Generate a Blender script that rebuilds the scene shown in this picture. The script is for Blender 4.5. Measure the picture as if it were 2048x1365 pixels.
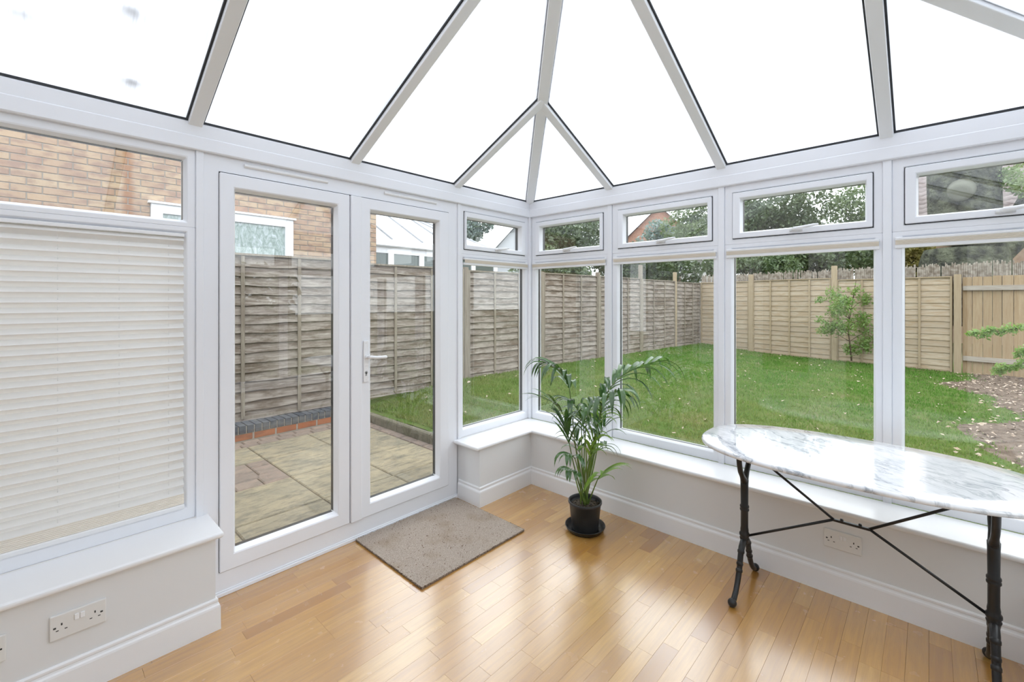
import bpy, math, random
import numpy as np
from mathutils import Matrix, Vector
random.seed(7); RNG = np.random.default_rng(11)
for o in list(bpy.data.objects): bpy.data.objects.remove(o)
SC = bpy.context.scene
COL = SC.collection

# ------------------------------------------------------------------ camera
AX = math.atan((1858 - 1024) / 900.0)          # angle from the view axis to +x
CAMZ = 1.41
cam = bpy.data.objects.new('camera', bpy.data.cameras.new('camera'))
COL.objects.link(cam); SC.camera = cam
cam.location = (0, 0, CAMZ)
cam.rotation_euler = (math.pi / 2, 0, -(math.pi / 2 - AX))
cam.data.sensor_width = 36.0; cam.data.lens = 900.0 / 2048 * 36
cam.data.shift_y = -84.5 / 2048; cam.data.clip_start = 0.02; cam.data.clip_end = 300

# ------------------------------------------------------------------ world: even overcast sky
w = bpy.data.worlds.new('overcast'); SC.world = w; w.use_nodes = True
nt = w.node_tree; nt.nodes.clear()
bg = nt.nodes.new('ShaderNodeBackground'); wo = nt.nodes.new('ShaderNodeOutputWorld')
tc = nt.nodes.new('ShaderNodeTexCoord'); sx = nt.nodes.new('ShaderNodeSeparateXYZ')
rp = nt.nodes.new('ShaderNodeValToRGB')
rp.color_ramp.elements[0].position = 0.0; rp.color_ramp.elements[0].color = (0.78, 0.81, 0.86, 1)
rp.color_ramp.elements[1].position = 1.0; rp.color_ramp.elements[1].color = (1.0, 1.02, 1.06, 1)
nt.links.new(tc.outputs['Generated'], sx.inputs[0]); nt.links.new(sx.outputs['Z'], rp.inputs[0])
nt.links.new(rp.outputs[0], bg.inputs[0]); nt.links.new(bg.outputs[0], wo.inputs[0])
bg.inputs[1].default_value = 1.0

# ------------------------------------------------------------------ exposure / view
vs = SC.view_settings
vs.view_transform = 'Standard'; vs.look = 'None'; vs.gamma = 1.0; vs.use_curve_mapping = False
vs.exposure = 1.78
SC.cycles.max_bounces = 14; SC.cycles.diffuse_bounces = 7; SC.cycles.transparent_max_bounces = 32

# ------------------------------------------------------------------ pixel helpers (only used to compute sizes while laying out)
CA, SA = math.cos(AX), math.sin(AX)
def ray(u, v):
    t = (u - 1024) / 900.0
    return (CA + SA * t, SA - CA * t, -(v - 598) / 900.0)
def at(u, v, depth):
    r = ray(u, v); return Vector((r[0] * depth, r[1] * depth, CAMZ + r[2] * depth))
def pix(p):
    d = CA * p[0] + SA * p[1]
    if d < 0.05: return None
    return (1024 + 900 * (SA * p[0] - CA * p[1]) / d, 598 - 900 * (p[2] - CAMZ) / d, d)

# ------------------------------------------------------------------ mesh builder
class MB:
    def __init__(s): s.v = []; s.f = []
    def add(s, vs, fs):
        n = len(s.v); s.v += [tuple(p) for p in vs]; s.f += [tuple(i + n for i in f) for f in fs]; return s
    def hexa(s, p):     # p: 4 bottom, 4 top
        return s.add(p, [(3, 2, 1, 0), (4, 5, 6, 7), (0, 1, 5, 4), (1, 2, 6, 5), (2, 3, 7, 6), (3, 0, 4, 7)])
    def box(s, x0, x1, y0, y1, z0, z1):
        x0, x1 = min(x0, x1), max(x0, x1); y0, y1 = min(y0, y1), max(y0, y1)
        return s.hexa([(x0, y0, z0), (x1, y0, z0), (x1, y1, z0), (x0, y1, z0), (x0, y0, z1), (x1, y0, z1), (x1, y1, z1), (x0, y1, z1)])
    def prism(s, a, b):
        n = len(a); f = [tuple(range(n))[::-1], tuple(range(n, 2 * n))]
        f += [(i, (i + 1) % n, n + (i + 1) % n, n + i) for i in range(n)]
        return s.add(list(a) + list(b), f)
    def lathe(s, prof, c=(0, 0, 0), n=24):
        vs = []; fs = []
        for r, z in prof:
            for k in range(n):
                a = 2 * math.pi * k / n; vs.append((c[0] + r * math.cos(a), c[1] + r * math.sin(a), c[2] + z))
        for i in range(len(prof) - 1):
            for k in range(n):
                k2 = (k + 1) % n; fs.append((i * n + k, i * n + k2, (i + 1) * n + k2, (i + 1) * n + k))
        fs.append(tuple(range(n))[::-1]); fs.append(tuple((len(prof) - 1) * n + k for k in range(n)))
        return s.add(vs, fs)
    def tube(s, pts, rad, n=8, flat=1.0):
        pts = [Vector(p) for p in pts]; vs = []; fs = []
        if not hasattr(rad, '__len__'): rad = [rad] * len(pts)
        up = Vector((0, 0, 1))
        for i, p in enumerate(pts):
            t = (pts[min(i + 1, len(pts) - 1)] - pts[max(i - 1, 0)]).normalized()
            a = t.cross(up)
            if a.length < 1e-3: a = t.cross(Vector((0, 1, 0)))
            a.normalize(); b = t.cross(a)
            for k in range(n):
                g = 2 * math.pi * k / n; vs.append(p + (a * math.cos(g) * flat + b * math.sin(g)) * rad[i])
        for i in range(len(pts) - 1):
            for k in range(n):
                k2 = (k + 1) % n; fs.append((i * n + k, i * n + k2, (i + 1) * n + k2, (i + 1) * n + k))
        fs.append(tuple(range(n))[::-1]); fs.append(tuple((len(pts) - 1) * n + k for k in range(n)))
        return s.add(vs, fs)
    def ball(s, c, r, n=12, sq=1.0):
        m = n // 2
        return s.lathe([(max(1e-4, r * math.sin(math.pi * i / m)), -r * sq * math.cos(math.pi * i / m)) for i in range(m + 1)], c, n)
    def mesh(s, name, smooth=False):
        me = bpy.data.meshes.new(name); me.from_pydata(s.v, [], s.f)
        if smooth: me.polygons.foreach_set('use_smooth', [True] * len(me.polygons))
        me.update(); return me
    def build(s, name, m, parent=None, smooth=False, bevel=0.0, seg=1):
        return link(name, s.mesh(name, smooth), m, parent, bevel, seg)

def link(name, me, m, parent=None, bevel=0.0, seg=1):
    o = bpy.data.objects.new(name, me); COL.objects.link(o)
    if m is not None and len(me.materials) == 0: me.materials.append(m)
    if bevel:
        b = o.modifiers.new('bevel', 'BEVEL'); b.width = bevel; b.segments = seg; b.limit_method = 'ANGLE'; b.angle_limit = math.radians(40)
    if parent: adopt(o, parent)
    return o
WL = {}
def wloc(o): return WL.get(o.name, Vector((0, 0, 0)))
def adopt(o, p):
    o.parent = p; o.matrix_parent_inverse = Matrix.Translation(-wloc(p))
def empty(name, loc=(0, 0, 0)):
    o = bpy.data.objects.new(name, None); COL.objects.link(o); o.location = loc; o.empty_display_size = .1
    WL[o.name] = Vector(loc); return o
def tag(o, label, cat, group=None, kind=None):
    o['label'] = label; o['category'] = cat
    if group: o['group'] = group
    if kind: o['kind'] = kind
    return o
def piece(name, me, parent, loc, rz=0.0, scale=(1, 1, 1), rot=None):
    o = bpy.data.objects.new(name, me); COL.objects.link(o)
    o.location = loc; o.scale = scale; o.rotation_euler = rot if rot else (0, 0, rz)
    adopt(o, parent); return o
def arrmesh(name, V, Q, m, smooth=False):
    V = np.asarray(V, dtype=np.float32); Q = np.asarray(Q, dtype=np.int32); k = Q.shape[1]
    me = bpy.data.meshes.new(name); me.vertices.add(len(V)); me.vertices.foreach_set('co', V.ravel())
    me.loops.add(Q.size); me.loops.foreach_set('vertex_index', Q.ravel())
    me.polygons.add(len(Q)); me.polygons.foreach_set('loop_start', np.arange(0, Q.size, k, dtype=np.int32))
    me.polygons.foreach_set('loop_total', np.full(len(Q), k, dtype=np.int32))
    if smooth: me.polygons.foreach_set('use_smooth', np.ones(len(Q), dtype=bool))
    me.update(calc_edges=True); me.materials.append(m); return me
def chamfer_box(name, m, c=0.03):
    # unit box centred on the origin with chamfered edges (44 triangles)
    import bmesh
    bm = bmesh.new(); bmesh.ops.create_cube(bm, size=1.0)
    bmesh.ops.bevel(bm, geom=list(bm.edges), offset=c, segments=1, affect='EDGES')
    me = bpy.data.meshes.new(name); bm.to_mesh(me); bm.free(); me.materials.append(m); return me

# ------------------------------------------------------------------ materials
def srgb(r, g, b):
    f = lambda c: (c / 255 / 12.92) if c / 255 <= .04045 else ((c / 255 + .055) / 1.055) ** 2.4
    return (f(r), f(g), f(b), 1)
def lin(r, g, b): return (r, g, b, 1)
class NT:
    def __init__(s, name):
        s.m = bpy.data.materials.new(name); s.m.use_nodes = True; s.t = s.m.node_tree; s.t.nodes.clear()
        s.out = s.n('OutputMaterial')
    def n(s, typ, **kw):
        x = s.t.nodes.new('ShaderNode' + typ)
        for k, v in kw.items():
            if k.startswith('i_'): x.inputs[k[2:].replace('_', ' ')].default_value = v
            else: setattr(x, k, v)
        return x
    def l(s, a, b): s.t.links.new(a, b)
    def surf(s, sock): s.l(sock, s.out.inputs['Surface']); return s.m
    def pos(s): return s.n('NewGeometry').outputs['Position']
    def obj(s): return s.n('TexCoord').outputs['Object']
    def rnd(s): return s.n('ObjectInfo').outputs['Random']
    def mapv(s, vec, scale=(1, 1, 1), rot=(0, 0, 0), loc=(0, 0, 0)):
        m = s.n('Mapping'); m.inputs['Scale'].default_value = scale; m.inputs['Rotation'].default_value = rot; m.inputs['Location'].default_value = loc
        s.l(vec, m.inputs['Vector']); return m.outputs[0]
    def noise(s, vec, scale=5, detail=3, rough=.5, dist=0):
        x = s.n('TexNoise'); x.inputs['Scale'].default_value = scale; x.inputs['Detail'].default_value = detail
        x.inputs['Roughness'].default_value = rough; x.inputs['Distortion'].default_value = dist
        s.l(vec, x.inputs['Vector']); return x.outputs['Fac']
    def ramp(s, fac, stops, interp='LINEAR'):
        r = s.n('ValToRGB'); e = r.color_ramp; e.interpolation = interp
        while len(e.elements) < len(stops): e.elements.new(.5)
        for i, (p, c) in enumerate(stops): e.elements[i].position = p; e.elements[i].color = c
        s.l(fac, r.inputs[0]); return r.outputs[0]
    def math(s, op, a, b=None, clamp=False):
        x = s.n('Math', operation=op); x.use_clamp = clamp
        for i, q in enumerate((a, b)):
            if q is None: continue
            if isinstance(q, (int, float)): x.inputs[i].default_value = q
            else: s.l(q, x.inputs[i])
        return x.outputs[0]
    def mix(s, fac, a, b, mode='MIX'):
        x = s.n('Mix', data_type='RGBA', blend_type=mode)
        for i, q in ((0, fac), (6, a), (7, b)):
            if isinstance(q, (int, float)): x.inputs[i].default_value = q
            elif isinstance(q, tuple): x.inputs[i].default_value = q
            else: s.l(q, x.inputs[i])
        return x.outputs[2]
    def bump(s, h, strength=.3, dist=.01):
        b = s.n('Bump'); b.inputs['Strength'].default_value = strength; b.inputs['Distance'].default_value = dist
        s.l(h, b.inputs['Height']); return b.outputs[0]
    def pbr(s, col, rough=.5, normal=None, metal=0, spec=None, coat=0, coatr=.1, coatior=None, trans=None):
        b = s.n('BsdfPrincipled')
        if isinstance(col, tuple): b.inputs['Base Color'].default_value = col
        else: s.l(col, b.inputs['Base Color'])
        if isinstance(rough, (int, float)): b.inputs['Roughness'].default_value = rough
        else: s.l(rough, b.inputs['Roughness'])
        b.inputs['Metallic'].default_value = metal
        if spec is not None: b.inputs['Specular IOR Level'].default_value = spec
        b.inputs['Coat Weight'].default_value = coat; b.inputs['Coat Roughness'].default_value = coatr
        if coatior: b.inputs['Coat IOR'].default_value = coatior
        if normal is not None: s.l(normal, b.inputs['Normal'])
        return b.outputs[0]
def plain(name, col, rough=.5, spec=None, bump=None, var=None, metal=0, coat=0):
    t = NT(name); c = col; nrm = None
    if var:                       # (scale, second colour)
        c = t.mix(t.ramp(t.noise(t.pos(), var[0], 4), [(.35, lin(0, 0, 0)), (.65, lin(1, 1, 1))]), col, var[1])
    if bump: nrm = t.bump(t.noise(t.pos(), bump[0], 3), bump[1], bump[2])
    return t.surf(t.pbr(c, rough, nrm, metal, spec, coat))

M = {}
M['pvc'] = plain('white_upvc', lin(.85, .865, .905), .28, .45)
M['bar'] = plain('white_roof_bar', lin(.87, .89, .91), .35, .4)
M['paint'] = plain('white_wall_paint', lin(.765, .77, .775), .65, .25, (60, .04, .002))
M['gloss'] = plain('white_gloss_paint', lin(.85, .855, .87), .25, .45)
M['house_paint'] = plain('cream_wall_paint', lin(.78, .76, .72), .7, .2, (50, .05, .002))
M['room'] = plain('beige_room_paint', lin(.36, .32, .27), .8, .2)
M['moss'] = plain('grey_moss', lin(.10, .11, .08), .95)
M['underlay'] = plain('dark_oak_underlay', lin(.26, .13, .04), .8)
M['gasket'] = plain('black_rubber_gasket', lin(.018, .02, .024), .5)
M['spacer'] = plain('dark_spacer_bar', lin(.04, .043, .047), .4)
M['plate'] = plain('white_socket_plastic', lin(.76, .755, .74), .3)
M['dark'] = plain('dark_hole', lin(.03, .03, .03), .6)
M['metal'] = plain('brushed_metal', lin(.42, .42, .43), .35, metal=1)
M['iron'] = plain('black_cast_iron', lin(.012, .012, .013), .38, .5, (90, .15, .002))
M['pot'] = plain('dark_grey_plastic_pot', lin(.028, .029, .031), .42)
M['saucer'] = plain('black_plastic_saucer', lin(.009, .011, .013), .3)
M['soil'] = plain('potting_soil', lin(.035, .025, .018), .9, bump=(80, .8, .01), var=(70, lin(.1, .075, .05)))
M['beige'] = plain('beige_blind_fabric', lin(.84, .79, .71), .8, .1)

def m_glass(name, tint=(.965, .98, .972, 1), f0=.045):
    t = NT(name); lw = t.n('LayerWeight'); lw.inputs[0].default_value = .5
    p = t.math('POWER', lw.outputs['Facing'], 5.0); f = t.math('MULTIPLY', p, 1 - f0); f = t.math('ADD', f, f0, True)
    tr = t.n('BsdfTransparent'); tr.inputs[0].default_value = tint
    gl = t.n('BsdfGlossy'); gl.inputs[0].default_value = (1, 1, 1, 1); gl.inputs['Roughness'].default_value = .01
    mx = t.n('MixShader'); t.l(f, mx.inputs[0]); t.l(tr.outputs[0], mx.inputs[1]); t.l(gl.outputs[0], mx.inputs[2])
    return t.surf(mx.outputs[0])
M['glass'] = m_glass('window_glass')

def m_poly(name, axis):
    t = NT(name); p = t.pos()
    sc = (60, 2.5, 1) if axis == 'x' else (2.5, 60, 1)
    n1 = t.noise(t.mapv(p, sc), 1.0, 2, .6); n2 = t.noise(t.mapv(p, tuple(3 * k for k in sc)), 1.0, 2)
    f = t.math('ADD', t.math('MULTIPLY', n1, .6), t.math('MULTIPLY', n2, .4))
    c = t.ramp(f, [(.34, lin(.50, .52, .55)), (.5, lin(.60, .62, .65)), (.66, lin(.66, .68, .71))])
    tr = t.n('BsdfTranslucent'); t.l(c, tr.inputs[0])
    df = t.n('BsdfDiffuse'); df.inputs[0].default_value = (.75, .76, .78, 1)
    gl = t.n('BsdfGlossy'); gl.inputs['Roughness'].default_value = .2
    a = t.n('MixShader'); a.inputs[0].default_value = .10; t.l(tr.outputs[0], a.inputs[1]); t.l(df.outputs[0], a.inputs[2])
    b = t.n('MixShader'); b.inputs[0].default_value = .02; t.l(a.outputs[0], b.inputs[1]); t.l(gl.outputs[0], b.inputs[2])
    return t.surf(b.outputs[0])
M['polyx'] = m_poly('opal_polycarbonate_x', 'x'); M['polyy'] = m_poly('opal_polycarbonate_y', 'y')
def m_skin():
    t = NT('clear_polycarbonate_skin'); tr = t.n('BsdfTransparent'); tr.inputs[0].default_value = (.93, .94, .95, 1); return t.surf(tr.outputs[0])
M['skin'] = m_skin()

def m_floor():
    t = NT('honey_oak_strip'); r = t.rnd(); p = t.pos()
    off = t.n('CombineXYZ'); t.l(t.math('MULTIPLY', r, 37.0), off.inputs[0]); t.l(t.math('MULTIPLY', r, 91.0), off.inputs[1])
    v = t.n('VectorMath', operation='ADD'); t.l(p, v.inputs[0]); t.l(off.outputs[0], v.inputs[1])
    base = t.ramp(r, [(0, lin(.49, .235, .042)), (.25, lin(.60, .325, .075)), (.5, lin(.54, .27, .052)), (.72, lin(.67, .39, .105)), (.86, lin(.38, .16, .026)), (1, lin(.62, .34, .078))])
    g = t.noise(t.mapv(v.outputs[0], (2.2, 34, 1)), 1.6, 5, .6, .4)
    g2 = t.noise(t.mapv(v.outputs[0], (6, 130, 1)), 2.0, 3, .6)
    c = t.mix(t.ramp(g, [(.35, lin(0, 0, 0)), (.7, lin(.55, .55, .55))]), base, lin(.37, .18, .055))
    c = t.mix(t.ramp(g2, [(.5, lin(0, 0, 0)), (.8, lin(.3, .3, .3))]), c, lin(.34, .165, .05))
    nrm = t.bump(t.noise(p, 9, 2), .02, .01)
    ro = t.ramp(t.noise(p, 14, 4), [(.3, lin(.20, .20, .20)), (.8, lin(.30, .30, .30))])
    return t.surf(t.pbr(c, ro, nrm, 0, .4, 1.0, .25, 2.6))
M['floor'] = m_floor()
def m_marble():
    t = NT('white_veined_marble'); p = t.pos()
    q = t.mapv(p, (1.0, 1.0, 1.0), (0, 0, math.radians(33)))
    wq = t.n('TexNoise'); wq.inputs['Scale'].default_value = 3.0; wq.inputs['Detail'].default_value = 4; t.l(q, wq.inputs['Vector'])
    wv = t.n('VectorMath', operation='SCALE'); t.l(wq.outputs['Color'], wv.inputs[0]); wv.inputs['Scale'].default_value = .28
    ad = t.n('VectorMath', operation='ADD'); t.l(q, ad.inputs[0]); t.l(wv.outputs[0], ad.inputs[1])
    st = t.mapv(ad.outputs[0], (3.4, .9, 1))
    v1 = t.math('ABSOLUTE', t.math('SUBTRACT', t.noise(st, 2.6, 6, .62), .5))
    v2 = t.math('ABSOLUTE', t.math('SUBTRACT', t.noise(t.mapv(ad.outputs[0], (7, 2.2, 1), loc=(5, 2, 0)), 2.2, 5, .65), .5))
    patch = t.ramp(t.noise(q, 3.2, 3), [(.38, lin(0, 0, 0)), (.62, lin(1, 1, 1))])
    a = t.ramp(v1, [(0, lin(.7, .7, .7)), (.012, lin(.38, .38, .38)), (.03, lin(0, 0, 0))])
    a = t.mix(1.0, a, t.ramp(t.noise(q, 2.3, 2), [(.35, lin(.1, .1, .1)), (.6, lin(1, 1, 1))]), 'MULTIPLY')
    b = t.ramp(v2, [(0, lin(.32, .32, .32)), (.025, lin(.15, .15, .15)), (.06, lin(0, 0, 0))])
    b = t.mix(1.0, b, patch, 'MULTIPLY')
    f = t.mix(1.0, a, b, 'ADD')
    cl = t.ramp(t.noise(q, 4.5, 4), [(.35, lin(.86, .86, .87)), (.7, lin(.76, .775, .80))])
    c = t.mix(f, cl, lin(.20, .235, .28))
    return t.surf(t.pbr(c, .12, None, 0, .5, .6, .03, 1.6))
M['marble'] = m_marble()
def m_carpet():
    t = NT('taupe_carpet_pile'); p = t.pos()
    n = t.noise(p, 330, 3, .7); s = t.noise(p, 5.5, 3)
    c = t.ramp(n, [(.3, lin(.27, .20, .15)), (.5, lin(.53, .445, .37)), (.72, lin(.80, .71, .63))])
    st = t.ramp(s, [(.52, lin(0, 0, 0)), (.72, lin(.5, .5, .5))])
    c = t.mix(st, c, lin(.36, .26, .165))
    return t.surf(t.pbr(c, .95, t.bump(n, .9, .006), 0, .05))
M['carpet'] = m_carpet()
M['carpet_edge'] = plain('brown_carpet_backing', lin(.14, .08, .04), .9)
def m_fabric():
    t = NT('cream_pleated_fabric')
    d = t.n('BsdfDiffuse'); d.inputs[0].default_value = (.91, .908, .90, 1)
    tr = t.n('BsdfTranslucent'); tr.inputs[0].default_value = (.93, .925, .91, 1)
    m = t.n('MixShader'); m.inputs[0].default_value = .30; t.l(d.outputs[0], m.inputs[1]); t.l(tr.outputs[0], m.inputs[2]); return t.surf(m.outputs[0])
M['fabric'] = m_fabric()
def m_leaf(name, a, b, rough=.35, trans=.3, pos=True, sc=3.0, spec=.5):
    t = NT(name); c = t.ramp(t.noise(t.pos(), sc, 3, .7), [(.3, a), (.7, b)])
    br = t.ramp(t.rnd(), [(0, lin(.75, .75, .75)), (1, lin(1.25, 1.25, 1.2))]); c = t.mix(1.0, c, br, 'MULTIPLY')
    p = t.pbr(c, rough, None, 0, spec)
    tr = t.n('BsdfTranslucent'); t.l(t.mix(1.0, c, lin(1.2, 1.3, .7), 'MULTIPLY'), tr.inputs[0])
    m = t.n('MixShader'); m.inputs[0].default_value = trans; t.l(p, m.inputs[1]); t.l(tr.outputs[0], m.inputs[2]); return t.surf(m.outputs[0])
M['palm'] = m_leaf('palm_leaf', lin(.035, .095, .03), lin(.09, .20, .045), .22, .2, sc=9, spec=.95)
M['palm_new'] = m_leaf('young_palm_leaf', lin(.14, .27, .035), lin(.24, .38, .06), .35, .3, sc=9)
M['palm_stem'] = m_leaf('palm_stem', lin(.11, .20, .035), lin(.19, .27, .06), .4, .05, sc=20)
M['holly'] = m_leaf('dark_evergreen_leaf', lin(.05, .085, .04), lin(.16, .21, .11), .35, .2, sc=1.4)
M['pale_leaf'] = m_leaf('pale_green_leaf', lin(.16, .23, .12), lin(.30, .37, .20), .5, .3, sc=1.2)
M['blue_leaf'] = m_leaf('grey_green_needles', lin(.14, .19, .19), lin(.24, .30, .30), .6, .2, sc=1.2)
M['rust_leaf'] = m_leaf('yellow_brown_leaf', lin(.26, .20, .07), lin(.30, .30, .10), .6, .3, sc=2)
M['spring'] = m_leaf('bright_spring_leaf', lin(.12, .22, .065), lin(.25, .35, .115), .5, .4, sc=6)
M['bark'] = plain('grey_green_bark', lin(.045, .047, .042), .9, .1, (9, 1.0, .12), (4, lin(.13, .14, .10)))
M['cut'] = plain('cut_branch_scar', lin(.15, .155, .125), .9, .1, (20, .6, .02))
M['twig'] = plain('brown_twig', lin(.09, .06, .04), .8)
def m_wood(name, cols, grain, along='x', dirt=None, rough=.85):
    # cols: ramp by object random; grain colour streaks along the piece
    t = NT(name); r = t.rnd(); p = t.obj(); n = len(cols)
    base = t.ramp(r, [(i / (n - 1), c) for i, c in enumerate(cols)])
    off = t.n('CombineXYZ'); t.l(t.math('MULTIPLY', r, 53.0), off.inputs[0]); t.l(t.math('MULTIPLY', r, 17.0), off.inputs[2])
    g = t.n('NewGeometry'); v = t.n('VectorMath', operation='ADD'); t.l(g.outputs['Position'], v.inputs[0]); t.l(off.outputs[0], v.inputs[1])
    sc = (2, 2, 22) if along == 'x' else (20, 20, 1.5)
    f = t.noise(t.mapv(v.outputs[0], sc), 2.0, 5, .65, .6)
    c = t.mix(t.ramp(f, [(.42, lin(0, 0, 0)), (.66, lin(1, 1, 1))]), base, grain)
    if dirt:
        d = t.noise(t.mapv(v.outputs[0], (1, 1, 4)), 2.4, 5, .7)
        c = t.mix(t.ramp(d, [(.47, lin(0, 0, 0)), (.62, lin(.8, .8, .8))]), c, dirt)
    return t.surf(t.pbr(c, rough, t.bump(f, .35, .004), 0, .15))
M['old_wood'] = m_wood('weathered_grey_fence_wood', [lin(.20, .165, .145), lin(.255, .22, .195), lin(.18, .145, .12), lin(.275, .24, .21)], lin(.37, .335, .295), 'x', lin(.12, .09, .065))
M['old_post'] = m_wood('weathered_post_wood', [lin(.19, .16, .13), lin(.25, .21, .17)], lin(.30, .27, .22), 'z')
M['pine'] = m_wood('pale_pine_slat', [lin(.425, .355, .27), lin(.475, .405, .315), lin(.39, .325, .25), lin(.455, .385, .305)], lin(.36, .27, .175), 'x', None)
M['pine_v'] = m_wood('pine_board', [lin(.36, .27, .165), lin(.41, .315, .20), lin(.33, .25, .155), lin(.39, .30, .20)], lin(.30, .21, .125), 'z')
M['pine_post'] = m_wood('pine_post_wood', [lin(.42, .34, .23), lin(.36, .29, .20)], lin(.32, .25, .17), 'z')
M['rail'] = m_wood('grey_fence_rail', [lin(.36, .33, .29), lin(.40, .36, .31)], lin(.30, .26, .22), 'x')
M['reed'] = plain('dry_reed', lin(.22, .185, .15), .9, .1, None, (16, lin(.44, .40, .35)))
def m_brick(name, stops, mid, brown_band=False):
    t = NT(name); r = t.rnd(); p = t.pos()
    c = t.ramp(r, stops)
    f = t.noise(t.mapv(p, (6, 6, 14)), 1.3, 3)
    c = t.mix(t.ramp(f, [(.46, lin(0, 0, 0)), (.64, lin(.75, .75, .75))]), c, mid)
    if brown_band:  # upright brown band across the bricks, its edges broken by noise
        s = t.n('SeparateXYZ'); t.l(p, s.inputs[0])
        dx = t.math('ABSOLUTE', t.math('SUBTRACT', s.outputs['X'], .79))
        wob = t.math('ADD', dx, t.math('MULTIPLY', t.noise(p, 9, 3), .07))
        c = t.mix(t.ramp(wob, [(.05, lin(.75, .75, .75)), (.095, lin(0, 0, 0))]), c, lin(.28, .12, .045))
    return t.surf(t.pbr(c, .85, t.bump(t.noise(p, 60, 3), .4, .004), 0, .2))
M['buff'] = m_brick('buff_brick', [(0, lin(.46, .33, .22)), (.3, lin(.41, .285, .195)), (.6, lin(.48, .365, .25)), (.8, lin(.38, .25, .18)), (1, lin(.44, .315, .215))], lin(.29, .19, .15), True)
M['blue_brick'] = m_brick('blue_engineering_brick', [(0, lin(.065, .072, .085)), (.5, lin(.10, .107, .12)), (1, lin(.08, .087, .10))], lin(.17, .17, .165))
M['red_brick'] = m_brick('red_brick', [(0, lin(.34, .13, .07)), (.5, lin(.40, .17, .095)), (1, lin(.30, .12, .07))], lin(.25, .12, .08))
M['mortar'] = plain('grey_mortar', lin(.34, .31, .27), .95, .1, (40, .5, .004))
def m_stone(name, a, b, c3):
    t = NT(name); p = t.pos(); r = t.rnd()
    n = t.noise(p, 3.0, 6, .65, .8); n2 = t.noise(t.mapv(p, (1, 3, 1)), 7, 5, .7)
    c = t.mix(t.ramp(n, [(.35, lin(0, 0, 0)), (.65, lin(1, 1, 1))]), a, b)
    c = t.mix(t.ramp(n2, [(.46, lin(0, 0, 0)), (.68, lin(.85, .85, .85))]), c, c3)
    c = t.mix(1.0, c, t.ramp(r, [(0, lin(.88, .88, .88)), (1, lin(1.1, 1.08, 1.04))]), 'MULTIPLY')
    h = t.noise(p, 9, 6, .65, .5)
    return t.surf(t.pbr(c, .85, t.bump(h, .8, .03), 0, .2))
M['slab'] = m_stone('buff_riven_paving', lin(.365, .315, .22), lin(.25, .23, .178), lin(.15, .14, .118))
M['paver'] = m_stone('pinkish_brick_paver', lin(.29, .225, .19), lin(.24, .20, .175), lin(.17, .15, .135))
M['curb'] = m_stone('mossy_concrete_edging', lin(.20, .18, .145), lin(.15, .14, .10), lin(.11, .105, .075))
M['joint'] = plain('sandy_joint', lin(.17, .145, .115), .95, .1, (50, .6, .004), (9, lin(.11, .095, .075)))
def m_lawn():
    t = NT('lawn_soil_and_moss'); p = t.pos()
    n = t.noise(p, 1.6, 6, .7); n2 = t.noise(p, 22, 5, .7)
    c = t.ramp(n, [(.35, lin(.065, .13, .025)), (.55, lin(.11, .16, .045)), (.72, lin(.17, .155, .075))])
    c = t.mix(t.ramp(n2, [(.45, lin(0, 0, 0)), (.7, lin(.6, .6, .6))]), c, lin(.15, .115, .06))
    return t.surf(t.pbr(c, .95, t.bump(n2, .8, .03), 0, .1))
M['lawn'] = m_lawn()
def m_grass():
    t = NT('grass_blades'); p = t.pos(); n = t.noise(p, 1.3, 5, .7); n2 = t.noise(p, 60, 2)
    c = t.ramp(n, [(.32, lin(.060, .195, .020)), (.50, lin(.105, .24, .035)), (.68, lin(.21, .26, .085))])
    sx_ = t.n('SeparateXYZ'); t.l(p, sx_.inputs[0])
    worn = t.math('MULTIPLY', t.math('SUBTRACT', 8.5, sx_.outputs['X']), .19, True)
    worn = t.math('MULTIPLY', worn, t.ramp(t.noise(p, 2.2, 5, .7), [(.3, lin(.25, .25, .25)), (.65, lin(1, 1, 1))]))
    c = t.mix(worn, c, lin(.26, .255, .10))
    c = t.mix(t.ramp(n2, [(.3, lin(.0, .0, .0)), (.75, lin(.5, .5, .5))]), c, lin(.22, .31, .11))
    d = t.n('BsdfDiffuse'); t.l(c, d.inputs[0]); tr = t.n('BsdfTranslucent'); t.l(c, tr.inputs[0])
    m = t.n('MixShader'); m.inputs[0].default_value = .35; t.l(d.outputs[0], m.inputs[1]); t.l(tr.outputs[0], m.inputs[2]); return t.surf(m.outputs[0])
M['grass'] = m_grass()
M['mulch'] = plain('dark_mulch_soil', lin(.115, .085, .065), .95, .1, (40, 1.0, .03), (12, lin(.21, .165, .13)))
M['litter'] = plain('dry_fallen_leaves', lin(.33, .25, .18), .85, .1, None, (30, lin(.52, .44, .37)))
M['ground'] = plain('garden_ground', lin(.12, .13, .06), .95, .1, None, (.8, lin(.16, .13, .09)))
M['tile'] = plain('brown_grey_roof_tile', lin(.23, .19, .185), .8, .2, None, (7, lin(.31, .27, .26)))
M['tile_red'] = plain('red_roof_tile', lin(.30, .16, .12), .8, .2, None, (7, lin(.36, .22, .17)))
M['far_brick'] = plain('distant_red_brick', lin(.38, .20, .145), .9, .1, None, (8, lin(.44, .27, .20)))
M['far_buff'] = plain('distant_buff_brick', lin(.46, .34, .25), .9, .1, None, (8, lin(.40, .28, .21)))
M['grey_roof'] = plain('pale_grey_roof', lin(.42, .44, .48), .8)
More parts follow.
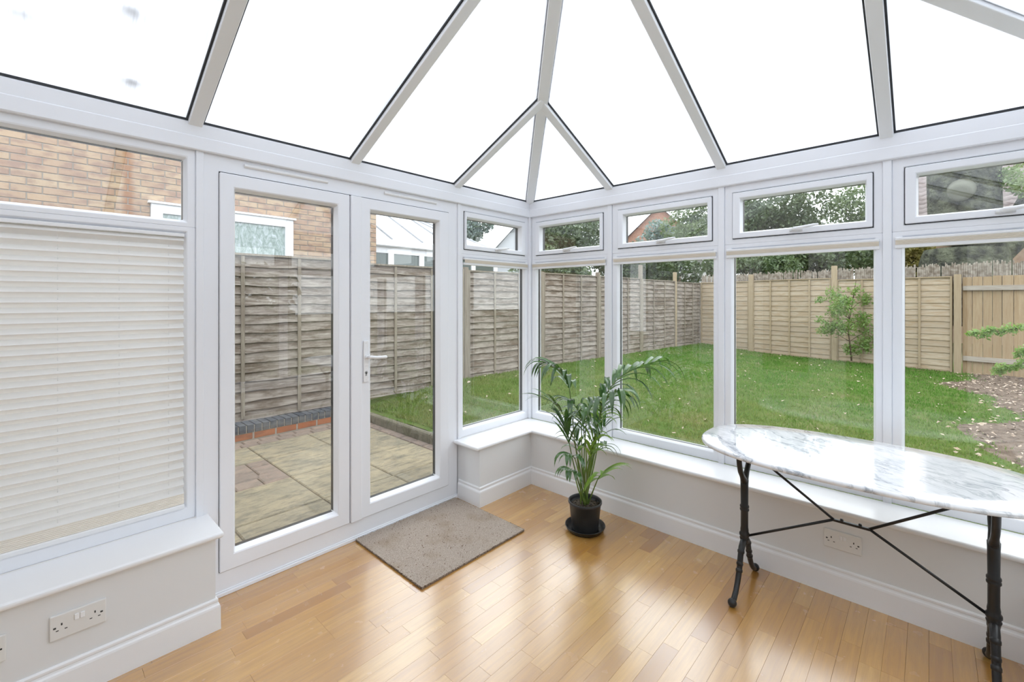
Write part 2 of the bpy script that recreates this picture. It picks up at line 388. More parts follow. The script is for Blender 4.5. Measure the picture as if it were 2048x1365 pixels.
def m_reflection_pane():  # tree reflections painted into the pane colour as green-white mottling
    t = NT('painted_reflection_glass'); p = t.pos(); n = t.noise(t.mapv(p, (9, 9, 4)), 2.2, 5, .7, 1.2)
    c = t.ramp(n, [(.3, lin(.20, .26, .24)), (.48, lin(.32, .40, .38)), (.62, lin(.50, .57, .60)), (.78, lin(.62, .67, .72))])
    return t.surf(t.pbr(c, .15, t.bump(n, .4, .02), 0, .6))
M['reflection_pane'] = m_reflection_pane()
M['dark_glass'] = plain('dark_window_glass', lin(.10, .13, .12), .05, .8)

# ================================================================== ROOM SHELL
YF, XF, YC, XH = 2.46, 2.87, -0.66, -1.0        # inner faces of frames; XH = house wall
WY, WX = 2.235, 2.625                            # dwarf wall faces
ZS = 0.412                                       # sill top
def ST(o, label, cat): return tag(o, label, cat, None, 'structure')

# wall frames of reference: (along, depth outwards, height) -> world box
def wA(mb, s0, s1, d0, d1, z0, z1): return mb.box(s0, s1, YF + d0, YF + d1, z0, z1)
def wB(mb, s0, s1, d0, d1, z0, z1): return mb.box(XF + d0, XF + d1, s0, s1, z0, z1)
def wC(mb, s0, s1, d0, d1, z0, z1): return mb.box(s0, s1, YC - d0, YC - d1, z0, z1)
PT = {wA: lambda s, d, z: (s, YF + d, z), wB: lambda s, d, z: (XF + d, s, z), wC: lambda s, d, z: (s, YC - d, z)}
def ring(mb, W, o, i, d0, d1, sl=0.0, db=None):
    """frame ring: o/i = (s0,s1,z0,z1) outer / inner; inner edge slopes out by sl at the room side"""
    P = PT[W]
    def loop(r, d, e=0): return [P(r[0] - e, d, r[2] - e), P(r[1] + e, d, r[2] - e), P(r[1] + e, d, r[3] + e), P(r[0] - e, d, r[3] + e)]
    dm = db if db is not None else d1
    vs = loop(o, d0) + loop(i, d0, sl) + loop(i, dm) + loop(i, d1) + loop(o, d1); fs = []
    for a in range(5):
        b = (a + 1) % 5
        for k in range(4):
            k2 = (k + 1) % 4; fs.append((a * 4 + k, a * 4 + k2, b * 4 + k2, b * 4 + k))
    return mb.add(vs, fs)
def pane_of(W, r, parent, d=.022):
    m = MB(); W(m, r[0] - .004, r[1] + .004, d, d + .004, r[2] - .004, r[3] + .004); p = m.build('pane', M['glass'], parent)
    m = MB(); ring(m, W, (r[0] - .012, r[1] + .012, r[2] - .012, r[3] + .012), (r[0] + .0005, r[1] - .0005, r[2] + .0005, r[3] - .0005), d + .0055, d + .032)
    m.build('spacer_bar', M['spacer'], parent)
    return p
WN = [0]
def window(W, f, label, sash=True, mids=None):
    """f = (s0,s1) frame extent. returns the window root"""
    WN[0] += 1; s0, s1 = f; c = PT[W]((s0 + s1) / 2, .03, ZS)
    r = empty('window_%d' % WN[0], c); ST(r, label, 'window')
    z0, z1 = ZS, 2.10; e = .0425
    if W is wB: lo, hi = s0 + .037, s1 - .047
    else: lo, hi = s0 + .033, s1 - .043
    m = MB(); up = (lo, hi, 1.766, 2.041) if sash else (lo, hi, 1.767, 2.040); dn = (lo, hi, .475, 1.704)
    # outer frame with transom: two rings
    ring(m, W, (s0, s1, 1.735, z1), up, 0, .065, .002 if sash else .012, .02)
    ring(m, W, (s0, s1, z0, 1.735), dn, 0, .065, .010, .02)
    m.build('frame', M['pvc'], r, bevel=.003)
    pane_of(W, dn, r)
    if sash:
        g = (lo + .042, hi - .042, 1.806, 1.996) if W is not wB else (lo + .033, hi - .049, 1.806, 1.996)
        if W is wA: g = (lo + .025, hi - .055, 1.806, 1.994)
        m = MB(); ring(m, W, (lo + .002, hi - .002, 1.769, 2.038), g, -.014, .045, .008, .018)
        sh = m.build('top_sash', M['pvc'], r, bevel=.003); pane_of(W, g, sh)
        m = MB(); ring(m, W, (lo - .001, hi + .001, 1.765, 2.042), (lo + .006, hi - .006, 1.773, 2.034), .001, .006); m.build('weather_seal', M['gasket'], sh)
        sc = (lo + hi) / 2; P = PT[W]; sg = -1 if W is wB else 1
        h = MB(); W(h, sc - .03, sc + .03, -.024, -.014, 1.779, 1.797)
        pts = [P(sc - sg * .012, -.03, 1.788), P(sc - sg * .006, -.042, 1.79), P(sc + sg * .03, -.044, 1.794), P(sc + sg * .085, -.036, 1.803), P(sc + sg * .105, -.032, 1.804)]
        h.tube(pts, [.010, .011, .009, .007, .005], 8); h.tube([P(sc - sg * .01, -.012, 1.788), P(sc - sg * .008, -.044, 1.79)], .009, 8)
        h.build('handle', M['gloss'], sh, True)
    else:
        pane_of(W, up, r)
    return r

A_STRIP = [2.096, .541, -.235]; B_STRIP = [1.6925, .924, .150]
window(wA, (-.220, .526), 'white fixed window above the lowered cream blind at the left', False)
window(wA, (2.111, 2.852), 'narrow white casement window between the glass doors and the corner post')
BL = ['white casement window on the right wall nearest the corner post, behind the palm',
      'second white casement window from the corner, beside the tip of the marble table',
      'white casement window behind the left half of the marble table',
      'white casement window at the right edge, behind the right half of the marble table']
ends = [2.442] + [s + .017 for s in ()]
BW = [(1.711, 2.434), (.941, 1.674), (.167, .907), (-.604, .133)]
for f, l in zip(BW, BL): window(wB, f, l)
window(wA, (-.985, -.250), 'white fixed window beside the house wall, out at the far left', False)
for k, f in enumerate([(2.10, 2.852), (1.33, 2.08), (.56, 1.31), (-.21, .54), (-.985, -.23)]):
    window(wC, f, 'white window of the near side wall, number %s from the right corner' % ['one', 'two', 'three', 'four', 'five'][k], True)

TN = [0]
def trim(mb, mt, label, cat='trim', bevel=.002, smooth=False, parent=None, seg=1):
    TN[0] += 1; o = mb.build('trim_%d' % TN[0], mt, None, smooth, bevel, seg); return ST(o, label, cat)
for s, l in ((2.0965, 'white coupling strip between the glass doors and the narrow window'), (.541, 'white coupling strip between the blind window and the glass doors'), (-.235, 'white coupling strip left of the blind window')):
    m = MB(); wA(m, s - .015, s + .015, -.010, .07, ZS if s < .5 else (ZS if s > 1 else ZS), 2.10); trim(m, M['pvc'], l)
for s, l in ((1.6925, 'white coupling strip between the first and second right-hand windows'), (.924, 'white coupling strip at the tip of the marble table'), (.150, 'white coupling strip behind the middle of the marble table')):
    m = MB(); wB(m, s - .017, s + .017, -.010, .07, ZS, 2.10); trim(m, M['pvc'], l)
for s in (2.09, 1.32, .55, -.22):
    m = MB(); wC(m, s - .015, s + .015, -.010, .07, ZS, 2.10); trim(m, M['pvc'], 'white coupling strip of the near side wall at %.2f metres' % s)
m = MB(); m.box(2.846, 2.95, 2.436, 2.55, ZS, 2.10); trim(m, M['pvc'], 'white corner post where the two glazed walls meet', 'post', .004)
m = MB(); m.box(2.846, 2.95, -.74, -.600, ZS, 2.10); trim(m, M['pvc'], 'white corner post at the near right corner', 'post', .004)

# door frame, leaves
fr = empty('trim_door_frame', (1.31, YF + .03, 0)); ST(fr, 'white frame around the pair of glass doors', 'door frame')
m = MB(); ring(m, wA, (.556, 2.082, 0.0, 2.10), (.618, 2.000, .112, 2.011), 0, .07); m.build('frame', M['pvc'], fr, bevel=.003)
m = MB(); wA(m, .553, 2.085, -.012, 0, 0, .018); wA(m, .553, 2.085, -.006, 0, .018, .026); m.build('threshold_bead', M['pvc'], fr, bevel=.002)
m = MB(); ring(m, wA, (.6188, 2.002, .1125, 2.013), (.626, 1.994, .118, 2.005), .0005, .006); m.build('weather_seal', M['gasket'], fr)
for a, b in ((.724, 1.142), (1.495, 1.895)):
    m = MB(); pr = [(-.001, .010), (-.006, .009), (-.010, .003), (-.010, -.004), (-.005, -.010), (-.001, -.011)]
    m.prism([(a, YF + d, 2.062 + z) for d, z in pr], [(b, YF + d, 2.062 + z) for d, z in pr])
    t1 = m.build('trickle_vent', M['gloss'], fr, bevel=.0015)
    m = MB(); m.box(a + .10, a + .11, YF - .0125, YF - .009, 2.058, 2.066); m.build('vent_slider', M['pvc'], t1)
def leaf(name, s0, s1, g, label):
    r = empty(name, ((s0 + s1) / 2, YF + .02, .112)); ST(r, label, 'door')
    m = MB(); ring(m, wA, (s0, s1, .114, 2.008), (g[0], g[1], .200, 1.932), -.012, .05, .012, .018)
    m.build('sash', M['pvc'], r, bevel=.004); pane_of(wA, (g[0], g[1], .200, 1.932), r); return r
d1 = leaf('door_1', .6190, 1.268, (.690, 1.187), 'left glazed white door leaf, hinged beside the blind window')
d2 = leaf('door_2', 1.338, 1.996, (1.408, 1.908), 'right glazed white door leaf with the lever handle')
m = MB(); wA(m, 1.272, 1.340, -.020, .04, .114, 2.008); m.build('astragal', M['pvc'], d2, bevel=.004)
m = MB(); wA(m, 1.268, 1.272, .002, .03, .114, 2.008); m.build('meeting_seal', M['gasket'], d2)
m = MB(); y0 = YF - .0135
m.box(1.348, 1.380, y0 - .009, y0, .917, 1.163); hp = m.build('handle_plate', M['gloss'], d2, bevel=.004, seg=2)
m = MB(); m.tube([(1.364, y0, 1.066), (1.364, y0 - .035, 1.066)], .010, 12)
m.tube([(1.362, y0 - .036, 1.067), (1.375, y0 - .044, 1.067), (1.41, y0 - .046, 1.062), (1.45, y0 - .045, 1.060), (1.475, y0 - .044, 1.059), (1.482, y0 - .044, 1.059)], [.009, .0105, .0095, .0095, .010, .005], 10)
m.build('lever', M['gloss'], hp, True)
m = MB(); m.tube([(1.364, y0 - .0085, .975), (1.364, y0 - .0105, .975)], .0085, 14); m.box(1.359, 1.369, y0 - .0105, y0 - .0085, .955, .975); m.build('key_cylinder', M['metal'], hp)
m = MB()
for zz in (1.148, .932): m.tube([(1.364, y0 - .008, zz), (1.364, y0 - .0100, zz)], .0035, 8)
m.build('screw', M['plate'], hp)

# eaves beams
def eave(W, a, b, label):
    m = MB(); P = PT[W]
    pr = [(-.020, 2.206), (-.020, 2.150), (-.023, 2.146), (-.023, 2.092), (-.019, 2.087), (.07, 2.087), (.07, 2.215), (-.012, 2.215)]
    m.prism([P(a, d, z) for d, z in pr], [P(b, d, z) for d, z in pr]); return trim(m, M['pvc'], label, 'eaves beam', 0)
eave(wA, XH, 2.94, 'white eaves beam above the glass doors'); eave(wB, -.73, 2.53, 'white eaves beam above the right-hand windows'); eave(wC, XH, 2.94, 'white eaves beam above the near side wall')

# dwarf walls, sills, skirting
def wall(name, boxes, label, mt='paint'):
    m = MB()
    for b in boxes: m.box(*b)
    return ST(m.build(name, M[mt]), label, 'wall')
wall('wall_left', [(XH, .549, WY, 2.53, -.25, ZS - .024)], 'low white wall under the blind window, left of the doors')
wall('wall_corner', [(2.090, 2.93, WY, 2.53, -.25, ZS - .024)], 'short low white wall between the doors and the corner')
wall('wall_right', [(WX, 2.93, -.73, WY, -.25, ZS - .024)], 'low white wall under the right-hand windows behind the table')
wall('wall_near', [(XH, WX, -.73, -.42, -.25, ZS - .024)], 'low white wall of the near side')
wall('wall_house', [(XH - .1, XH, -.75, -.30, -.25, 3.2), (XH - .1, XH, .75, 1.13, -.25, 3.2), (XH - .1, XH, 1.675, 2.6, -.25, 3.2), (XH - .1, XH, -.30, .75, 2.05, 3.2), (XH - .1, XH, 1.13, 1.675, 2.05, 3.2), (XH - .1, XH, 1.13, 1.675, -.25, .45)], 'cream house wall with a doorway and a window opening behind the viewer', 'house_paint')
wall('wall_room', [(-4.2, -4.1, -1.5, 3.3, 0, 2.4), (-4.1, XH - .1, -1.5, -1.4, 0, 2.4), (-4.1, XH - .1, 3.2, 3.3, 0, 2.4), (-4.2, XH - .1, -1.5, 3.3, 2.4, 2.5), (-4.2, XH - .1, -1.5, 3.3, -.1, 0)], 'dim beige room of the house behind the doorway', 'room')
def nose(pts, label, inner):
    # sill slab with rounded nose: polygon in plan
    m = MB(); m.prism([(x, y, ZS - .024) for x, y in pts], [(x, y, ZS) for x, y in pts]); trim(m, M['gloss'], label, 'window sill', .010, False, None, 3)
nose([(XH, 2.212), (.577, 2.212), (.577, 2.463), (XH, 2.463)], 'white window sill under the cream blind', 0)
nose([(2.045, 2.212), (2.602, 2.212), (2.602, -.41), (2.873, -.41), (2.873, 2.463), (2.045, 2.463)], 'white L-shaped window sill running round the corner and behind the table', 0)
nose([(XH, -.400), (2.60, -.400), (2.60, -.663), (XH, -.663)][::-1], 'white window sill of the near side wall', 0)
SK = [(0, .131), (.005, .131), (.0085, .126), (.0085, .119), (.0065, .114), (.0085, .108), (.0135, .103), (.0155, .096), (.0165, .0), (0, 0)]
def skirting(path, label, name):
    # path: wall-face points; room lies to the right of travel
    P = [Vector(p) for p in path]; m = MB(); vs = []; n = len(SK)
    for i, p in enumerate(P):
        ns = []
        if i > 0: t = (P[i] - P[i - 1]).normalized(); ns.append(Vector((t.y, -t.x)))
        if i < len(P) - 1: t = (P[i + 1] - P[i]).normalized(); ns.append(Vector((t.y, -t.x)))
        b = ns[0] if len(ns) == 1 else (ns[0] + ns[1]) / (1 + ns[0].dot(ns[1]))
        vs += [(p.x + b.x * d, p.y + b.y * d, z) for d, z in SK]
    fs = []
    for i in range(len(P) - 1):
        for k in range(n):
            k2 = (k + 1) % n; fs.append((i * n + k, i * n + k2, (i + 1) * n + k2, (i + 1) * n + k))
    fs.append(tuple(range(n))); fs.append(tuple((len(P) - 1) * n + k for k in range(n))[::-1])
    m.add(vs, fs); return ST(m.build(name, M['gloss']), label, 'skirting board')
skirting([(XH, WY), (.549, WY), (.549, 2.448)], 'white moulded skirting board under the blind window', 'baseboard_left')
skirting([(2.090, 2.448), (2.090, WY), (WX, WY), (WX, -.40)], 'white moulded skirting board round the corner and behind the table', 'baseboard_right')
skirting([(WX, -.42), (XH, -.42)], 'white moulded skirting board of the near side wall', 'baseboard_near')

# ------------------------------------------------------------------ floor: subfloor + oak strips
m = MB(); m.box(XH, 2.64, -.43, 2.462, -.20, -.0125)
fl = ST(m.build('floor', M['underlay']), 'honey-coloured oak strip floor', 'floor')
strip = chamfer_box('floor_strip', M['floor'], .5); bpy.data.meshes.remove(strip)
def strip_mesh():
    # unit plank with a fine top arris
    e = .5; t = .4955
    vs = [(-e, -e, -.5), (e, -e, -.5), (e, e, -.5), (-e, e, -.5), (-e, -e, .46), (e, -e, .46), (e, e, .46), (-e, e, .46), (-.4993, -t, .5), (.4993, -t, .5), (.4993, t, .5), (-.4993, t, .5)]
    fs = [(3, 2, 1, 0), (0, 1, 5, 4), (1, 2, 6, 5), (2, 3, 7, 6), (3, 0, 4, 7), (4, 5, 9, 8), (5, 6, 10, 9), (6, 7, 11, 10), (7, 4, 8, 11), (8, 9, 10, 11)]
    return MB().add(vs, fs).mesh('floor_strip')
strip = strip_mesh(); strip.materials.append(M['floor'])
SW = .0667; rows = []
planks = []
j0 = int(math.floor(-.43 / SW))
for j in range(j0, int(2.46 / SW) + 1):
    ya, yb = j * SW, (j + 1) * SW
    ya, yb = max(ya, -.43), min(yb, 2.462)
    if yb - ya < .004: continue
    b = j // 3
    x = XH - random.Random(j * 7 + 1).uniform(0, .4); R = random.Random(j * 31 + 5)
    while x < 2.635:
        L = R.choice([.28, .34, .40, .46, .52, .6]); x1 = x + L
        bx = ((b * .83) % 2.2)
        for q in (bx - 2.2, bx, bx + 2.2):            # board ends line up across three strips
            if abs(x1 - q) < .14: x1 = q
        if x1 - x > .05:
            a, c = max(x, XH), min(x1, 2.637)
            if c - a > .02: planks.append((a, c, ya, yb, j))
        x = x1
def pl_view(p):
    c = pix(((p[0] + p[1]) / 2, (p[2] + p[3]) / 2, 0)); q = pix((p[1], p[3], 0))
    if c is None or q is None: return 0
    inside = any(k is not None and -40 < k[0] < 2090 and 900 < k[1] < 1420 for k in (c, q, pix((p[0], p[2], 0))))
    return 1e3 / c[2] if inside else 0
planks.sort(key=lambda p: -pl_view(p)); rest = MB()
for i, p in enumerate(planks):
    gap = .0002 + (.0005 if p[4] % 3 == 0 else 0)
    if i < 300 and pl_view(p) > 0:
        piece('floor_strip', strip, fl, ((p[0] + p[1]) / 2, (p[2] + p[3]) / 2, -.006), 0, (p[1] - p[0] - .0004, p[3] - p[2] - gap, .012))
    else: rest.box(p[0] + .0004, p[1] - .0004, p[2] + gap / 2, p[3] - gap / 2, -.012, 0)
o = rest.build('floor_strips_rest', M['floor'], fl); o['kind'] = 'stuff'; o.name = 'remaining_floor_strips'

# ------------------------------------------------------------------ roof (ceiling)
T = math.tan(math.radians(25.5)); XE, YE, YG = 2.852, 2.442, -.642; YR = (YE + YG) / 2; RUN = YE - YR; XR = 1.285; Z0 = 2.222; ZR = Z0 + T * RUN; TB = (ZR - Z0) / (XE - XR); KX = RUN / (XE - XR)
zA = lambda x, y: Z0 + T * (YE - y)
zB = lambda x, y: Z0 + TB * (XE - x)
zC = lambda x, y: Z0 + T * (y - YG)
def ytop(x): return YR if x <= XR else YE - (XE - x) * KX
def xtop(y): return XE - min(YE - y, y - YG) / KX
roof = empty('ceiling', (1.0, YR, Z0)); ST(roof, 'pitched conservatory roof of opal panels between white glazing bars', 'roof')
def bar(name, p0, p1, wd=.054, below=.026, above=.045, ext=.03):
    p0, p1 = Vector(p0), Vector(p1); t = (p1 - p0).normalized(); p0 = p0 - t * ext
    s = t.cross(Vector((0, 0, 1))).normalized(); u = s.cross(t).normalized()
    if u.z < 0: u = -u
    def hx(w0, a, b): return [p0 - s * w0 + u * a, p0 + s * w0 + u * a, p1 + s * w0 + u * a, p1 - s * w0 + u * a, p0 - s * w0 + u * b, p0 + s * w0 + u * b, p1 + s * w0 + u * b, p1 - s * w0 + u * b]
    m = MB(); m.hexa(hx(wd / 2, -below, above)); o = m.build(name, M['bar'], roof, bevel=.004, seg=2)
    for sg in (-1, 1):
        m = MB(); c = s * sg * (wd / 2 + .002)
        m.hexa([q + c for q in hx(.006, -.006, .003)]); m.build('bar_gasket', M['gasket'], o)
    return o
hipend = (XR, YR, ZR)
bar('hip_bar', (XE, YE, Z0), hipend, .062); bar('hip_bar', (XE, YG, Z0), hipend, .066)
bar('ridge_bar', (XH, YR, ZR), hipend, .09, .05, .06, 0)
AX_ = [2.068, 1.297, .521, -.250]; BY_ = [1.688, .920, .152]
for x in AX_:
    yt = ytop(x)
    bar('rafter', (x, YE, Z0), (x, yt, zA(x, yt))); bar('rafter', (x, YG, Z0), (x, YG + YE - yt, zA(x, yt)))
for y in BY_:
    xt = xtop(y); bar('rafter', (XE, y, Z0), (xt, y, zB(xt, y)))
def panel(pts, zf, mt):
    lo = [(x, y, zf(x, y) + .002) for x, y in pts]; hi = [(x, y, zf(x, y) + .027) for x, y in pts]; n = len(pts)
    m = MB(); m.prism(lo, hi); me = m.mesh('roof_panel'); me.materials.append(M[mt]); me.materials.append(M['skin'])
    for k, p in enumerate(me.polygons): p.material_index = 0 if k == 0 else 1
    return link('roof_panel', me, None, roof)
xs = [XE] + AX_ + [XH]
for a, b in zip(xs[:-1], xs[1:]):
    q = [(a, YE + .03), (b, YE + .03), (b, ytop(b))] + ([(XR, YR)] if a > XR > b else []) + ([(a, ytop(a))] if a < XE else [])
    panel(q, zA, 'polyx'); panel([(x, YG + YE - y) for x, y in q][::-1], zC, 'polyx')
ys = [YE] + BY_ + [YG]
for a, b in zip(ys[:-1], ys[1:]):
    q = [(XE + .03, a), (xtop(a), a)] + ([(XR, YR)] if a > YR > b and abs(a - YR) > .01 and abs(b - YR) > .01 else []) + [(xtop(b), b), (XE + .03, b)]
    panel(q[::-1], zB, 'polyy')
for (a, b, W) in ((XH, XE, wA), (YG, YE, wB), (XH, XE, wC)):
    m = MB(); W(m, a, b, -.018, .02, 2.2135, 2.2225); m.build('eaves_gasket', M['gasket'], roof)

def onA(u, v, up):
    d = ray(u, v); k = (Z0 + T * YE - CAMZ + up) / (d[2] + T * d[1]); return Vector((d[0] * k, d[1] * k, CAMZ + d[2] * k))
for (u, v, r_) in ((265, 12, .030), (263, 156, .026), (484, 135, .014), (40, 14, .022)):     # moss lying on the outside of the roof panels
    c = onA(u, v, .034); m = MB()
    for q in range(5): m.ball((c.x + random.uniform(-.5, .5) * r_, c.y + random.uniform(-.5, .5) * r_, c.z + random.uniform(-.3, .3) * r_ * .3), r_ * random.uniform(.45, .75), 8, .4)
    m.build('moss_clump', M['moss'], roof, True)

# ================================================================== FURNITURE & OBJECTS IN THE ROOM
# door mat
mat_ = empty('door_mat', (1.675, 2.12, 0)); tag(mat_, 'small taupe carpet mat lying on the floor in front of the doors', 'mat')
x0, x1, y0_, y1 = 1.300, 2.052, 1.800, 2.444
nx, ny = 150, 130; X, Y = np.meshgrid(np.linspace(x0, x1, nx), np.linspace(y0_, y1, ny))
X = X + RNG.normal(0, .0012, X.shape); Y = Y + RNG.normal(0, .0012, Y.shape)
Zm = .0115 + RNG.normal(0, .0014, X.shape); V = np.stack([X, Y, Zm], -1).reshape(-1, 3)
ii = np.arange(nx * ny).reshape(ny, nx); Q = np.stack([ii[:-1, :-1], ii[:-1, 1:], ii[1:, 1:], ii[1:, :-1]], -1).reshape(-1, 4)
link('carpet_pile', arrmesh('carpet_pile', V, Q, M['carpet'], True), None, mat_)
m = MB(); m.box(x0 + .001, x1 - .001, y0_ + .001, y1 - .001, .0005, .0095); m.build('backing', M['carpet_edge'], mat_)
V = []; Q = []
for k in range(1500):
    t = random.random() * 2 * ((x1 - x0) + (y1 - y0_))
    if t < x1 - x0: p = (x0 + t, y0_, 0, -1)
    elif t < 2 * (x1 - x0): p = (x0 + t - (x1 - x0), y1 - .003, 0, .3)
    elif t < 2 * (x1 - x0) + (y1 - y0_): p = (x0, y0_ + t - 2 * (x1 - x0), -1, 0)
    else: p = (x1, y0_ + t - 2 * (x1 - x0) - (y1 - y0_), 1, 0)
    a = random.uniform(0, .003); tx, ty = -p[3], p[2]; wv = .0012; b = len(V); z = random.uniform(.009, .0135)
    V += [(p[0] - tx * wv, p[1] - ty * wv, .004), (p[0] + tx * wv, p[1] + ty * wv, .004), (p[0] + tx * wv + p[2] * a, p[1] + ty * wv + p[3] * a, z), (p[0] - tx * wv + p[2] * a, p[1] - ty * wv + p[3] * a, z)]
    Q.append((b, b + 1, b + 2, b + 3))
o = link('edge_tufts', arrmesh('edge_tufts', V, Q, M['carpet']), None, mat_); o['kind'] = 'stuff'

# sockets
def socket(c, W, label):
    P = PT[W]; root = empty('double_socket', (c[0], c[1], c[2])); tag(root, label, 'socket', 'white double power sockets on the low walls')
    def bx(m, s0, s1, d0, d1, z0, z1):
        if W is wA: m.box(c[0] + s0, c[0] + s1, c[1] - d0, c[1] - d1, c[2] + z0, c[2] + z1)
        else: m.box(c[0] - d0, c[0] - d1, c[1] - s0, c[1] - s1, c[2] + z0, c[2] + z1)
        return m
    bx(MB(), -.073, .073, 0, .009, -.043, .043).build('faceplate', M['plate'], root, bevel=.003, seg=2)
    for s in (-.011, .004): 
        sw = bx(MB(), s, s + .0115, .0085, .0125, .006, .026).build('switch', M['gloss'], root, bevel=.001)
    for s in (-.043, .043):
        bx(MB(), s - .002, s + .002, .0088, .0094, .004, .012).build('socket_slot', M['dark'], root)
        for q in (-.011, .011): bx(MB(), s + q - .0035, s + q + .0035, .0088, .0094, -.0125, -.0095).build('socket_slot', M['dark'], root)
    for s in (-.0605, .0605):
        bx(MB(), s - .0035, s + .0035, .0088, .0096, -.003, .003).build('screw_cap', M['dark'], root, bevel=.001)
socket((.127, WY, .263), wA, 'white double power socket in the middle of the low wall under the blind')
socket((-.118, WY, .263), wA, 'white double power socket cut off at the left picture edge')
socket((WX, .3, .262), wB, 'white double power socket on the low wall behind the marble table')

# blinds
bl = empty('pleated_blind', (.13, YF + .008, .47)); tag(bl, 'cream pleated blind lowered over the left window', 'blind')
a, b, zt, zb, pitch = -.178, .482, 1.690, .535, .0195; n = int((zt - zb) / pitch); vs = []; fs = []
for i in range(n + 1):
    z = zt - i * (zt - zb) / n; d = -.003 if i % 2 else .018
    vs += [(a, YF + d, z), (b, YF + d, z)]
    if i: fs.append((2 * i - 2, 2 * i - 1, 2 * i + 1, 2 * i))
MB().add(vs, fs).build('pleated_fabric', M['fabric'], bl)
vs = []; fs = []
for i in range(15):
    z = .535 - i * .0034; d = -.003 if i % 2 else .001; vs += [(a, YF + d, z), (b, YF + d, z)]
    if i: fs.append((2 * i - 2, 2 * i - 1, 2 * i + 1, 2 * i))
MB().add(vs, fs).build('gathered_pleats', M['beige'], bl)
MB().box(a, b + .002, YF - .006, YF + .019, .466, .487).build('bottom_rail', M['gloss'], bl, bevel=.004, seg=2)
MB().box(a, b + .002, YF - .004, YF + .019, 1.688, 1.7035).build('head_rail', M['gloss'], bl, bevel=.002)
for s in (.082, .262, .428):
    m = MB()
    for i in range(n + 1):
        if i % 2 == 0: 
            z = zt - i * (zt - zb) / n
            m.tube([(s, YF + .0102, z - pitch * .5), (s, YF + .0075, z - pitch * .5)], .0021, 6)
    c = m.build('cord_holes', M['plate'], bl); c['kind'] = 'stuff'
    m = MB(); m.tube([(s, YF + .009, zt), (s, YF + .009, .49)], .0006, 5); m.build('cord', M['gloss'], bl)
def raised(W, s0, s1, label):
    P = PT[W]; r = empty('pleated_blind', P((s0 + s1) / 2, 0, 1.665)); tag(r, label, 'blind', 'raised pleated blinds')
    m = MB(); W(m, s0, s1, -.010, .018, 1.694, 1.706); m.build('head_rail', M['gloss'], r, bevel=.002)
    vs = []; fs = []
    for i in range(13):
        z = 1.694 - i * .0019; d = -.0135 if i % 2 else -.0095; vs += [P(s0 + .002, d, z), P(s1 - .002, d, z)]
        if i: fs.append((2 * i - 2, 2 * i - 1, 2 * i + 1, 2 * i))
    MB().add(vs, fs).build('gathered_pleats', M['beige'], r)
    m = MB(); W(m, s0, s1, -.010, .016, 1.655, 1.672); m.build('bottom_rail', M['gloss'], r, bevel=.003, seg=2)
raised(wA, 2.141, 2.838, 'raised beige blind at the top of the narrow window beside the doors')
for (s0, s1), l in zip(BW, ['raised beige blind on the first right-hand window from the corner', 'raised beige blind on the second right-hand window from the corner', 'raised beige blind over the left half of the marble table', 'raised beige blind at the right picture edge']):
    raised(wB, s0 + .012, s1 - .012, l)

# marble bistro table
tb = empty('bistro_table', (2.385, .244, 0)); tag(tb, 'oval white marble table on black cast iron legs below the windows', 'table')
CX, CY, HA, HB, ZT = 2.395, .244, .600, .352, .733
def oval(k, e=0, z=0, N=96):
    out = []
    for i in range(N):
        g = 2 * math.pi * i / N; c, s = math.cos(g), math.sin(g); n = 2 / 2.55
        out.append((CX + (HB - e) * math.copysign(abs(s) ** n, s), CY + (HA - e) * math.copysign(abs(c) ** n, c), z))
    return out
loops = [oval(0, .10, ZT - .021), oval(0, .010, ZT - .021), oval(0, .003, ZT - .018), oval(0, 0, ZT - .0105), oval(0, .003, ZT - .003), oval(0, .009, ZT), oval(0, .10, ZT)]
vs = sum(loops, []); N = 96; fs = [(i * N + k, i * N + (k + 1) % N, (i + 1) * N + (k + 1) % N, (i + 1) * N + k) for i in range(6) for k in range(N)]
fs += [tuple(range(N))[::-1], tuple(6 * N + k for k in range(N))]
fs = [f[::-1] for f in fs]
MB().add(vs, fs).build('marble_top', M['marble'], tb, True)
def trestle(y):
    X0 = 2.380; ZB = ZT - .021
    m = MB(); P = lambda dx, z: (X0 + dx, y, z)
    m.lathe([(.0165, .22), (.019, .235), (.022, .245), (.018, .250), (.023, .258), (.023, .268), (.018, .275), (.0185, .285), (.0165, .30), (.0165, .375), (.0205, .380), (.0205, .387), (.017, .391), (.0205, .395), (.0205, .402), (.0165, .408), (.0175, .50), (.0185, .53)], (X0, y, 0), 14)
    col = m.build('leg_column', M['iron'], tb, True)
    m = MB()
    for s in (-1, 1):
        m.tube([P(0, .515), P(s * .012, .532), P(s * .035, .556), P(s * .062, .585), P(s * .078, .62), P(s * .088, .66), P(s * .098, ZB - .004)], [.017, .0155, .0125, .0125, .0125, .0125, .013], 10)
    m.box(X0 - .20, X0 + .20, y - .014, y + .014, ZB - .006, ZB - .0005); m.build('fork', M['iron'], tb, True)
    for s in (-1, 1):
        m = MB(); k = 1.0
        m.tube([P(s * .004, .235), P(s * .022, .232), P(s * .045, .214), P(s * .062, .185), P(s * .072, .155), P(s * .080, .130), P(s * .092, .105), P(s * .110, .075), P(s * .135, .045), P(s * .160, .026), P(s * .178, .020)], [.012, .0145, .0145, .013, .013, .0125, .0125, .012, .0118, .0125, .0125], 10)
        m.ball(P(s * .074, .150), .0155, 10); m.ball(P(s * .084, .122), .0158, 10); m.ball(P(s * .055, .2), .0165, 10)
        g = m.build('leg', M['iron'], tb, True)
        m = MB(); m.ball(P(s * .186, .0195), .0195, 14); m.build('ball_foot', M['iron'], g, True)
for y in (.660, -.172): trestle(y)
X0 = 2.380
